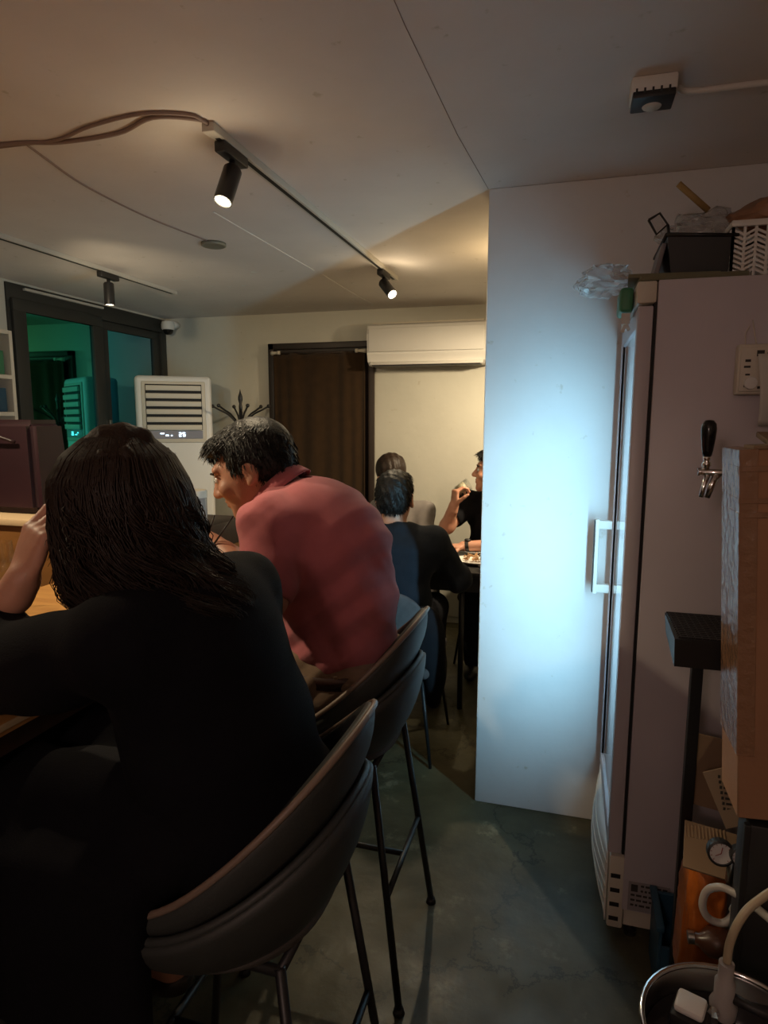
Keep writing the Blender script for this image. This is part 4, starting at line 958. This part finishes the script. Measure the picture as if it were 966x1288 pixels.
def man_hair(name, parent, c, A, sc, m, seed, n=1500, L=.022, fringe=.045, thick=1.0):
    s = SDF(.0045); c = np.array(c, float); T = lambda *p: c + A @ (np.array(p) * sc)
    s.ell(T(0, -.026, .040), np.array((.083, .104, .090)) * sc * thick, .02, A); s.ell(T(0, -.060, -.012), np.array((.072, .062, .070)) * sc, .03, A)
    s.ell(T(0, .030, .090), np.array((.065, .066, .036)) * sc, .02, A)
    s.box(T(0, .100, -.060 + fringe), np.array((.12, .060, .075)) * sc, .01, .012, A, True)      # face
    s.box(T(0, .045, -.085), np.array((.14, .052, .075)) * sc, .01, .010, A, True)                # in front of and below the ears
    s.box(T(0, -.05, -.14), np.array((.2, .2, .068)) * sc, .01, .01, A, True)                     # nape line
    h_ = s.mesh(name, m, parent, disp=fold_fn(.0018, [(1, .3, .4, 190), (.2, 1, .7, 170)], seed))
    me = h_.data; rng = random.Random(seed); vs = me.vertices; org = Vector(h_['_w']); mb = MB(); Am = Matrix(A.tolist())
    for _ in range(n):
        v = vs[rng.randrange(len(vs))]; p = v.co + org; nrm = v.normal
        lp = Am.transposed() @ (p - Vector(c))
        flow = Am @ Vector((lp.x * 2.0, .02 + (.5 if lp.z > .06 else -.3) * .1 + .05, -.9 if lp.z < .08 else -.1)).normalized()
        d = (nrm * .22 + flow * 1.0 + Vector((rng.uniform(-.15, .15), rng.uniform(-.15, .15), rng.uniform(-.15, .15)))).normalized()
        l = L * rng.uniform(.5, 1.1); mb.tube([p - nrm * .002, p + d * l * .5, p + (d * .85 + flow * .3) * l], [.0016, .0012, .0003], 3, False)
    o = obj('hair_tufts', mb, m, h_, True); o['kind'] = 'stuff'
    return h_

# ---------- woman in black on the near stool
def woman_near():
    t = thing('person', 'woman with long dark wavy hair and black sweater, seen from behind, leaning on the bar', 'person', (-.60, .97, 0))
    A = frame(98, -14, 0); hc = (-.745, .925, 1.365)
    s = SDF(.005)
    head(s, hc, A, 1.0)
    s.cap((-.70, .935, 1.20), (-.725, .93, 1.31), .056, .050, .03)
    s.ell((-.62, .955, 1.08), (.105, .16, .15), .04).ell((-.585, .96, .92), (.11, .15, .14), .05).ell((-.57, .965, .82), (.12, .17, .09), .05)
    s.cap((-.64, .80, 1.165), (-.62, 1.10, 1.165), .050, .050, .04)
    s.chain([(-.64, .79, 1.165), (-.99, .80, 1.075), (-.862, .835, 1.235)], [.046, .040, .026], .025)
    s.chain([(-.62, 1.11, 1.165), (-.83, 1.20, 1.055), (-1.05, 1.08, 1.045)], [.046, .040, .025], .025)
    def hf(y, d, z): # hand frame from finger direction y and back normal z
        y = np.array(y, float); y /= np.linalg.norm(y); z = np.array(z, float); z -= y * (z @ y); z /= np.linalg.norm(z); x = np.cross(y, z) * d; return np.stack([x, y, z], 1)
    HF = hf
    hand(s, (-.862, .835, 1.235), HF((.28, .22, .95), -1, (-.3, -.9, .25)), (28, 34, 40, 48), 30, k=.006)
    hand(s, (-1.05, 1.08, 1.045), HF((-.9, -.35, -.1), -1, (0, 0, 1)), (18, 22, 26, 30), 25)
    for y0, y1 in ((.89, .885), (1.05, 1.05)):
        s.chain([(-.60, y0, .83), (-.99, y1, .80), (-.80, y1, .42), (-.765, y1, .365)], [.085, .058, .042, .034], .03)
        s.cap((-.765, y1, .345), (-.86, y1, .325), .030, .026, .02); s.cap((-.86, y1, .325), (-.915, y1, .318), .026, .020, .02)
    b = s.mesh('body', M_['skin'], t); T = lambda *p: np.array(hc) + A @ np.array(p)
    eyes(T, 1, b, A)
    c = SDF(.007)
    c.ell((-.612, .955, 1.10), (.138, .195, .155), .05).ell((-.575, .97, .94), (.155, .195, .17), .06).ell((-.56, .98, .82), (.185, .215, .11), .05)
    c.cap((-.64, .80, 1.168), (-.61, 1.105, 1.168), .068, .070, .05).cap((-.66, .945, 1.20), (-.685, .94, 1.245), .080, .066, .03)
    c.chain([(-.64, .79, 1.165), (-.985, .80, 1.078), (-.915, .818, 1.165)], [.068, .062, .050], .04).cap((-.78, .80, 1.105), (-.93, .84, 1.065), .070, .064, .04)
    c.chain([(-.61, 1.11, 1.165), (-.82, 1.20, 1.06), (-1.00, 1.105, 1.05)], [.070, .060, .048], .04)
    c.cap((-.66, .952, 1.26), (-.735, .925, 1.34), .045, .045, .01, True)
    c.mesh('sweater', BLK, b, disp=fold_fn(.0022, [(.3, .4, 1, 45), (1, .2, .5, 60)], 3))
    k = SDF(.008)
    k.ell((-.585, .965, .83), (.165, .212, .10), .05)
    for y0, y1 in ((.88, .875), (1.05, 1.06)): k.chain([(-.62, y0, .83), (-1.0, y1, .815), (-.955, y1, .70)], [.108, .083, .085], .05)
    k.box((-.80, .96, .74), (.17, .20, .09), .05, .05).box((-.70, .735, .66), (.115, .028, .17), .025, .05).box((-.86, .75, .66), (.10, .030, .15), .025, .05)
    k.mesh('skirt', BLK, b, disp=fold_fn(.004, [(1, .4, .1, 50), (.7, 1, .2, 40)], 5))
    for y1 in (.885, 1.05):
        sh = SDF(.005); sh.ell((-.84, y1, .318), (.115, .042, .030), .02).ell((-.765, y1, .33), (.040, .036, .034), .02).box((-.84, y1, .392), (.2, .1, .045), .005, .01, None, True)
        sh.mesh('shoe', SHOE, b)
    # hair: a full rounded mass and loose wavy locks hanging over the shoulders
    hm = SDF(.006)
    cen = lambda z: np.array((-.735 + .035 * max(0, (1.40 - z) / .2), .930, z))
    zs = [1.165, 1.20, 1.24, 1.28, 1.32, 1.36, 1.40, 1.44, 1.468, 1.483]; rad = [.085, .110, .118, .116, .114, .112, .106, .086, .055, .028]
    for z, r in zip(zs[:-1], rad[:-1]): hm.ell(cen(z) + np.array((.005, 0, 0)), (r * .88, r * .92, .045 if z < 1.43 else .026), .03)
    hm.ell((-.65, .95, 1.232), (.062, .095, .042), .04)
    fdir = A @ np.array((0, 1, 0)); fc = np.array(hc) + fdir * .135 + np.array((0, 0, -.035))
    hm.ell(fc, (.085, .072, .115), .015, None, True)
    h_ = hm.mesh('hair', M_['brownhair'], b, disp=fold_fn(.0035, [(1, .8, .1, 120), (.6, -1, .15, 100)], 8))
    rng = random.Random(5)
    def lock(sd):
        th, zend, ph, am, off, flip = sd; P = []
        for i in range(26):
            u = i / 25; z = 1.482 - (1.482 - zend) * u ** 1.05
            r = float(np.interp(z, [1.08, 1.13] + zs, [.112, .112] + rad)) * off
            g = max(0, u - .35) / .65
            a = th + am * g * math.sin(u * 19 + ph) + .05 * math.sin(u * 5 + ph)
            out = 1 + am * .55 * g * math.cos(u * 19 + ph) + flip * .45 * max(0, u - .7)
            cc_ = cen(z); P.append(Vector((cc_[0] + r * out * math.cos(a) + min(.08, max(0, 1.275 - z) * .95) * max(0, math.cos(th)) ** .7, cc_[1] + r * out * math.sin(a), z + .006 * g * math.sin(ph + u * 14))))
        return P
    seeds = []
    while len(seeds) < 2000:       # wavy clumps: a dozen hairs share one wave
        th = rng.uniform(-PI, PI); d = abs((th - R(188) + PI) % (2 * PI) - PI)
        if d < .62: continue
        front = math.cos(th - R(8)) > -.2
        ze = rng.choice((rng.uniform(1.14, 1.22), rng.uniform(1.15, 1.19), rng.uniform(1.2, 1.30))); ph = rng.uniform(0, 6); am = rng.uniform(.10, .30); fl_ = rng.random() ** 2 * (1.3 if front else .3)
        for q in range(14): seeds.append((th + rng.gauss(0, .045), ze + rng.gauss(0, .010), ph + rng.gauss(0, .15), am, rng.uniform(.97, 1.06), fl_ * rng.uniform(.9, 1.1)))
    strands('hair_locks', h_, M_['brownhair'], seeds, lock, r=.0019, sides=3)
    return HF
HF = woman_near()

# ---------- man in the red polo
def man_polo():
    t = thing('person', 'man in a red polo shirt and khaki trousers hunched over the bar on a stool', 'person', (-.57, 1.60, 0))
    A = frame(107, -24, 4); hc = (-.820, 1.565, 1.366)
    s = SDF(.0045); T = head(s, hc, A, 1.0)
    s.cap((-.69, 1.585, 1.27), (-.785, 1.575, 1.345), .064, .058, .03)
    s.ell((-.62, 1.60, 1.16), (.12, .17, .15), .05).ell((-.585, 1.60, .98), (.125, .15, .15), .05).ell((-.575, 1.60, .83), (.125, .17, .10), .05)
    s.cap((-.70, 1.43, 1.245), (-.69, 1.77, 1.245), .050, .050, .04)
    s.chain([(-.70, 1.42, 1.24), (-.665, 1.335, 1.085), (-.845, 1.455, 1.165)], [.050, .043, .027], .025)
    s.chain([(-.69, 1.78, 1.24), (-.84, 1.86, 1.06), (-1.04, 1.72, 1.05)], [.050, .043, .027], .025)
    hand(s, (-.845, 1.455, 1.165), HF((-.86, .10, .28), -1, (.1, -.55, .85)), (42, 48, 56, 62), 30, 1.05, k=.005)
    hand(s, (-1.04, 1.72, 1.05), HF((-.9, -.3, -.1), -1, (0, 0, 1)), (25, 30, 35, 40), 25)
    for y0, y1 in ((1.52, 1.49), (1.69, 1.74)):
        s.chain([(-.60, y0, .83), (-1.02, y1, .79), (-.80, y1, .38)], [.085, .058, .038], .03)
    b = s.mesh('body', M_['skin'], t); eyes(T, 1.0, b, A)
    man_hair('hair', b, hc, A, 1.0, M_['hair'], 4, 2000, .020, .050, 1.06)
    c = SDF(.006)
    c.ell((-.605, 1.60, 1.165), (.158, .195, .15), .06).ell((-.668, 1.60, 1.255), (.125, .19, .095), .05).ell((-.583, 1.60, 1.01), (.158, .183, .16), .06).ell((-.580, 1.60, .905), (.150, .185, .07), .05)
    c.cap((-.70, 1.44, 1.240), (-.69, 1.76, 1.240), .078, .078, .05)
    c.cap((-.70, 1.425, 1.235), (-.672, 1.352, 1.115), .074, .070, .04).cap((-.69, 1.78, 1.235), (-.80, 1.84, 1.11), .074, .066, .04)
    c.ell((-.735, 1.58, 1.315), (.070, .078, .035), .03)
    c.cap((-.70, 1.585, 1.30), (-.83, 1.57, 1.40), .062, .060, .008, True)
    c.box((-.58, 1.60, .80), (.3, .3, .078), .004, .004, None, True)
    # the sleeve ends above the elbow
    ax_ = np.array((.028, -.073, -.12)); ax_ /= np.linalg.norm(ax_)
    c.cap(np.array((-.672, 1.352, 1.115)) + ax_ * .012 + ax_ * .055, np.array((-.672, 1.352, 1.115)) + ax_ * .13, .056, .056, .006, True)
    sh = c.mesh('polo_shirt', POLO, b, disp=fold_fn(.0050, [(.6, .3, 1, 38), (1, .5, .8, 52), (-.8, .2, 1, 64)], 12))
    # collar: a turned band round the neck
    cmb = MB(); P = []; nA = Matrix((Vector((0, 1, 0)), Vector((.55, 0, .83)).cross(Vector((0, 1, 0))), Vector((-.62, 0, .78)))).transposed()
    axn = Vector((-.68, -.05, .73)).normalized(); u_ = Vector((0, 1, 0)); u_ = (u_ - axn * u_.dot(axn)).normalized(); v_ = axn.cross(u_)
    base = Vector((-.735, 1.582, 1.318))
    for i in range(49):
        a = 2 * PI * i / 48; row = []
        for rr2, hh in ((.074, -.004), (.070, .020), (.070, .028), (.075, .028), (.082, .012), (.092, -.010)):
            row.append(base + (u_ * math.cos(a) * 1.02 + v_ * math.sin(a) * .95) * rr2 + axn * hh)
        P.append(row)
    cl_ = obj('collar', cmb.grid(P), POLO, sh, True); md = cl_.modifiers.new('s', 'SOLIDIFY'); md.thickness = .003
    k = SDF(.006)
    k.ell((-.575, 1.60, .83), (.160, .200, .115), .04).box((-.575, 1.60, .845), (.145, .183, .045), .04, .03)
    for y0, y1 in ((1.51, 1.485), (1.69, 1.745)): k.chain([(-.62, y0, .835), (-1.02, y1, .80), (-.82, y1, .42)], [.112, .082, .066], .03)
    tr = k.mesh('trousers', KHAKI, b, disp=fold_fn(.0038, [(1, .2, .6, 55), (.3, 1, .4, 60), (.8, .2, -1, 70)], 21))
    belt = MB(); P = []
    for i in range(49):
        a = 2 * PI * i / 48; cx_, sy_ = math.cos(a), math.sin(a)
        f_ = lambda q: math.copysign(abs(q) ** .8, q)
        P.append([Vector((-.578 + .156 * f_(cx_), 1.60 + .196 * f_(sy_), .860 + dz)) for dz in (-.016, .016)])
    be = obj('belt', belt.grid(P), mat('belt_leather', (.035, .012, .008), rough=.4), tr, True); md = be.modifiers.new('s', 'SOLIDIFY'); md.thickness = .005; md.offset = 1
    for a in (20, 75, 140, -20, -75, -140):
        cx_, sy_ = math.cos(R(a)), math.sin(R(a)); p = Vector((-.578 + .1585 * math.copysign(abs(cx_) ** .8, cx_), 1.60 + .1985 * math.copysign(abs(sy_) ** .8, sy_), .860))
        obj('belt_loop', MB().box(p.x - .005, p.x + .005, p.y - .002, p.y + .002, .838, .882, .001, rot=(0, 0, R(a + 90))), KHAKI, tr)
    for y1 in (1.485, 1.745):
        q = SDF(.006); q.ell((-.86, y1, .335), (.130, .047, .034), .02).ell((-.775, y1, .352), (.045, .041, .044), .02); q.mesh('shoe', SHOE, b)
man_polo()
for w_, a, b_ in (('left, steeper', (-.905, 1.445, 1.155), (-.855, 1.43, 1.262)), ('right, more slanted', (-.885, 1.44, 1.160), (-.800, 1.425, 1.262))):
    tag(obj('chopstick', MB().tube([a, b_], [.0032, .0018], 6), M_['blackpl'], None, True, loc=a), '%s dark chopstick held in the hand of the man in red' % w_, 'chopstick', "chopsticks in the man's hand")

# ---------- man in navy on the dining chair
def man_navy():
    t = thing('person', 'man with short black hair in a navy sweatshirt, seen from behind at the dining table', 'person', (-.765, 2.80, 0))
    A = frame(4, -6, 0); hc = (-.765, 2.86, 1.145); s = SDF(.006); T = head(s, hc, A, 1.02)
    s.cap((-.765, 2.82, .99), (-.765, 2.85, 1.11), .060, .058, .03)
    s.ell((-.765, 2.80, .87), (.17, .11, .15), .05).ell((-.765, 2.78, .68), (.15, .11, .14), .05).ell((-.765, 2.80, .545), (.17, .13, .09), .05)
    s.cap((-.95, 2.82, .965), (-.58, 2.82, .965), .048, .048, .04)
    s.chain([(-.57, 2.82, .96), (-.475, 2.93, .76), (-.60, 3.16, .805)], [.048, .042, .027], .025); s.chain([(-.96, 2.82, .96), (-1.06, 2.93, .76), (-.93, 3.16, .805)], [.048, .042, .027], .025)
    hand(s, (-.60, 3.16, .79), HF((-.6, .75, 0), -1, (0, 0, 1)), (20, 22, 26, 30), 25); hand(s, (-.93, 3.16, .79), HF((.6, .75, 0), 1, (0, 0, 1)), (20, 22, 26, 30), 25)
    b = s.mesh('body', M_['skin'], t); eyes(T, 1.02, b, A); man_hair('hair', b, hc, A, 1.02, M_['hair'], 9, 1500, .014, .05)
    c = SDF(.007)
    c.ell((-.765, 2.80, .88), (.215, .140, .150), .05).ell((-.765, 2.775, .70), (.195, .135, .17), .06).cap((-.95, 2.82, .955), (-.58, 2.82, .955), .068, .068, .05).ell((-.765, 2.815, 1.005), (.092, .080, .045), .04)
    c.chain([(-.57, 2.82, .95), (-.475, 2.93, .765), (-.575, 3.11, .805)], [.068, .058, .044], .04); c.chain([(-.96, 2.82, .95), (-1.06, 2.93, .765), (-.955, 3.11, .805)], [.068, .058, .044], .04)
    c.cap((-.765, 2.82, 1.0), (-.765, 2.87, 1.16), .062, .066, .01, True)
    c.mesh('sweatshirt', NAVY, b, disp=fold_fn(.003, [(.4, .3, 1, 50), (1, .3, -.5, 55)], 31))
    k = SDF(.009); k.ell((-.765, 2.80, .555), (.195, .15, .10), .04)
    for x in (-.88, -.65): k.chain([(x, 2.84, .55), (x, 3.24, .53), (x, 3.20, .10)], [.092, .070, .055], .03)
    k.mesh('trousers', DENIM, b)
    for x in (-.88, -.65): q = SDF(.008); q.ell((x, 3.24, .045), (.045, .13, .042), .02); q.mesh('shoe', SHOE, b)
man_navy()
jk = SDF(.008); jk.ell((-.56, 2.62, .57), (.080, .055, .14), .05).ell((-.53, 2.66, .43), (.060, .07, .13), .05).ell((-.545, 2.70, .33), (.045, .05, .11), .04)
jo = jk.mesh('jacket', BTEE, None, disp=fold_fn(.006, [(1, 1, .1, 60), (.6, -1, .2, 55)], 41), loc=(-.55, 2.64, .3)); tag(jo, 'black jacket hanging from the right side of the grey dining chair', 'jacket')

# ---------- woman behind him, almost hidden
def woman_far():
    t = thing('person', 'woman with dark brown hair in a grey shirt, half hidden behind the man in navy', 'person', (-1.0, 4.0, 0))
    A = frame(150, -32, 0); hc = (-1.035, 3.80, 1.165); s = SDF(.006); T = head(s, hc, A, .97)
    s.cap((-1.02, 3.88, .98), (-1.04, 3.83, 1.09), .050, .048, .03).ell((-1.0, 3.92, .86), (.14, .10, .14), .05).ell((-1.0, 3.96, .66), (.13, .10, .15), .05).ell((-1.0, 3.97, .54), (.16, .13, .09), .05)
    s.cap((-1.15, 3.90, .945), (-.85, 3.90, .945), .042, .042, .04)
    s.chain([(-.85, 3.90, .94), (-.83, 3.80, .775), (-.95, 3.60, .785)], [.042, .037, .024], .02); s.chain([(-1.15, 3.90, .94), (-1.20, 3.80, .775), (-1.08, 3.60, .785)], [.042, .037, .024], .02)
    hand(s, (-.95, 3.60, .785), HF((-.5, -.8, 0), 1, (0, 0, 1)), thumb=25, sc=.92); hand(s, (-1.08, 3.60, .785), HF((.4, -.85, 0), -1, (0, 0, 1)), thumb=25, sc=.92)
    b = s.mesh('body', M_['skin'], t); eyes(T, .97, b, A)
    c = SDF(.007); c.ell((-1.0, 3.92, .86), (.17, .125, .14), .05).ell((-1.0, 3.95, .68), (.165, .13, .17), .06).cap((-1.15, 3.90, .94), (-.85, 3.90, .94), .060, .060, .04)
    c.chain([(-.85, 3.90, .935), (-.83, 3.80, .79)], [.062, .055], .04); c.chain([(-1.15, 3.90, .935), (-1.20, 3.80, .79)], [.062, .055], .04); c.cap((-1.02, 3.88, .98), (-1.04, 3.80, 1.12), .052, .06, .01, True)
    c.mesh('shirt', GREY, b, disp=fold_fn(.003, [(.4, .3, 1, 60), (1, .3, -.5, 60)], 33))
    hm = SDF(.006); hm.ell((-1.045, 3.80, 1.208), (.094, .108, .100), .02)
    for z, r in ((1.10, .098), (1.03, .105), (.97, .095)): hm.ell((-1.048, 3.845, z), (r, r * .8, .06), .04)
    hm.ell((-1.090, 3.705, 1.09), (.050, .055, .075), .02, None, True)
    h_ = hm.mesh('hair', M_['brownhair'], b, disp=fold_fn(.003, [(1, .5, .1, 150), (.5, -1, .1, 130)], 6))
    k = SDF(.010); k.ell((-1.0, 3.97, .545), (.185, .15, .10), .04)
    for x in (-1.10, -.90): k.chain([(x, 3.93, .54), (x, 3.60, .52), (x, 3.66, .10)], [.085, .062, .05], .03)
    k.mesh('trousers', DENIM, b)
    for x in (-1.10, -.90): q = SDF(.008); q.ell((x, 3.62, .042), (.04, .12, .040), .02); q.mesh('shoe', SHOE, b)
woman_far()

# ---------- man in the black T-shirt drinking
def man_drink():
    t = thing('person', 'man in a black T-shirt and wristwatch drinking, half hidden by the partition', 'person', (-.40, 3.98, 0))
    A = frame(100, 4, 0); hc = (-.415, 3.76, 1.205); s = SDF(.005); T = head(s, hc, A, 1.04)
    s.cap((-.40, 3.85, 1.03), (-.408, 3.79, 1.13), .060, .056, .03)
    s.ell((-.40, 3.90, .92), (.165, .11, .15), .05).ell((-.40, 3.95, .72), (.15, .115, .15), .05).ell((-.40, 3.98, .56), (.17, .13, .09), .05)
    s.cap((-.58, 3.88, 1.02), (-.22, 3.88, 1.02), .048, .048, .04)
    s.chain([(-.58, 3.87, 1.01), (-.672, 3.70, .885), (-.625, 3.64, 1.015)], [.050, .043, .028], .025)
    s.chain([(-.22, 3.87, 1.01), (-.16, 3.72, .83), (-.30, 3.64, .805), (-.555, 3.60, .792)], [.050, .043, .040, .027], .025)
    hand(s, (-.625, 3.64, 1.015), HF((.10, .05, .95), 1, (-.8, -.5, 0)), (48, 52, 58, 62), 35, 1.0, k=.005)
    hand(s, (-.555, 3.60, .790), HF((-.95, -.15, -.05), -1, (0, 0, 1)), (20, 24, 28, 32), 20)
    b = s.mesh('body', M_['skin'], t); eyes(T, 1.04, b, A); man_hair('hair', b, hc, A, 1.04, M_['hair'], 14, 1500, .024, .042)
    c = SDF(.006); c.ell((-.40, 3.90, .93), (.19, .130, .145), .05).ell((-.40, 3.94, .74), (.178, .135, .17), .06).cap((-.58, 3.88, 1.01), (-.22, 3.88, 1.01), .070, .070, .05)
    c.cap((-.58, 3.865, 1.005), (-.635, 3.765, .935), .072, .066, .03).cap((-.22, 3.865, 1.005), (-.18, 3.77, .90), .070, .064, .03).ell((-.402, 3.85, 1.055), (.085, .075, .04), .03)
    c.cap((-.40, 3.84, 1.06), (-.41, 3.78, 1.16), .060, .064, .01, True)
    c.cap((-.655, 3.73, .91), (-.70, 3.65, .86), .054, .058, .006, True); c.mesh('shirt', BTEE, b, disp=fold_fn(.003, [(.4, .3, 1, 60), (1, .3, -.5, 60)], 34))
    k = SDF(.010); k.ell((-.40, 3.98, .56), (.19, .15, .10), .04)
    for x in (-.50, -.30): k.chain([(x, 3.94, .55), (x, 3.60, .53), (x, 3.66, .10)], [.09, .066, .052], .03)
    k.mesh('trousers', DENIM, b)
    for x in (-.50, -.30): q = SDF(.008); q.ell((x, 3.62, .045), (.042, .125, .042), .02); q.mesh('shoe', SHOE, b)
man_drink()
wt = thing('wristwatch', 'black wristwatch on the wrist of the man in the black T-shirt', 'watch', (-.535, 3.603, .79))
mw = Matrix.Rotation(R(90), 3, 'Y') @ Matrix.Identity(3)
obj('strap', MB().lathe([(.030, -.010), (.033, -.010), (.033, .010), (.030, .010), (.030, -.010)], (-.535, 3.603, .793), 24, Matrix.Rotation(R(82), 3, 'Y')), M_['blackpl'], wt, 40)
obj('case', MB().lathe([(0, 0), (.018, 0), (.019, .006), (.016, .010), (0, .010)], (-.535, 3.603, .823), 20), M_['blackpl'], wt, 40)
dg_ = thing('drinking_glass', 'glass of cloudy pale drink held to the mouth of the man in black', 'glass', (-.585, 3.68, 1.10))
mt = Matrix.Rotation(R(58), 3, 'Y')
obj('cup', MB().lathe([(0, -.045), (.024, -.045), (.028, -.04), (.036, .045), (.034, .045), (.026, -.036), (0, -.036)], (-.582, 3.675, 1.118), 24, mt), M_['clear'], dg_, True)
obj('drink', MB().lathe([(0, -.034), (.025, -.034), (.031, .018), (0, .022)], (-.582, 3.675, 1.118), 24, mt), mat('cloudy_drink', (.65, .56, .38), rough=.3, trans=.3), dg_, True)
for o in bpy.data.objects:
    if '_w' in o: del o['_w']
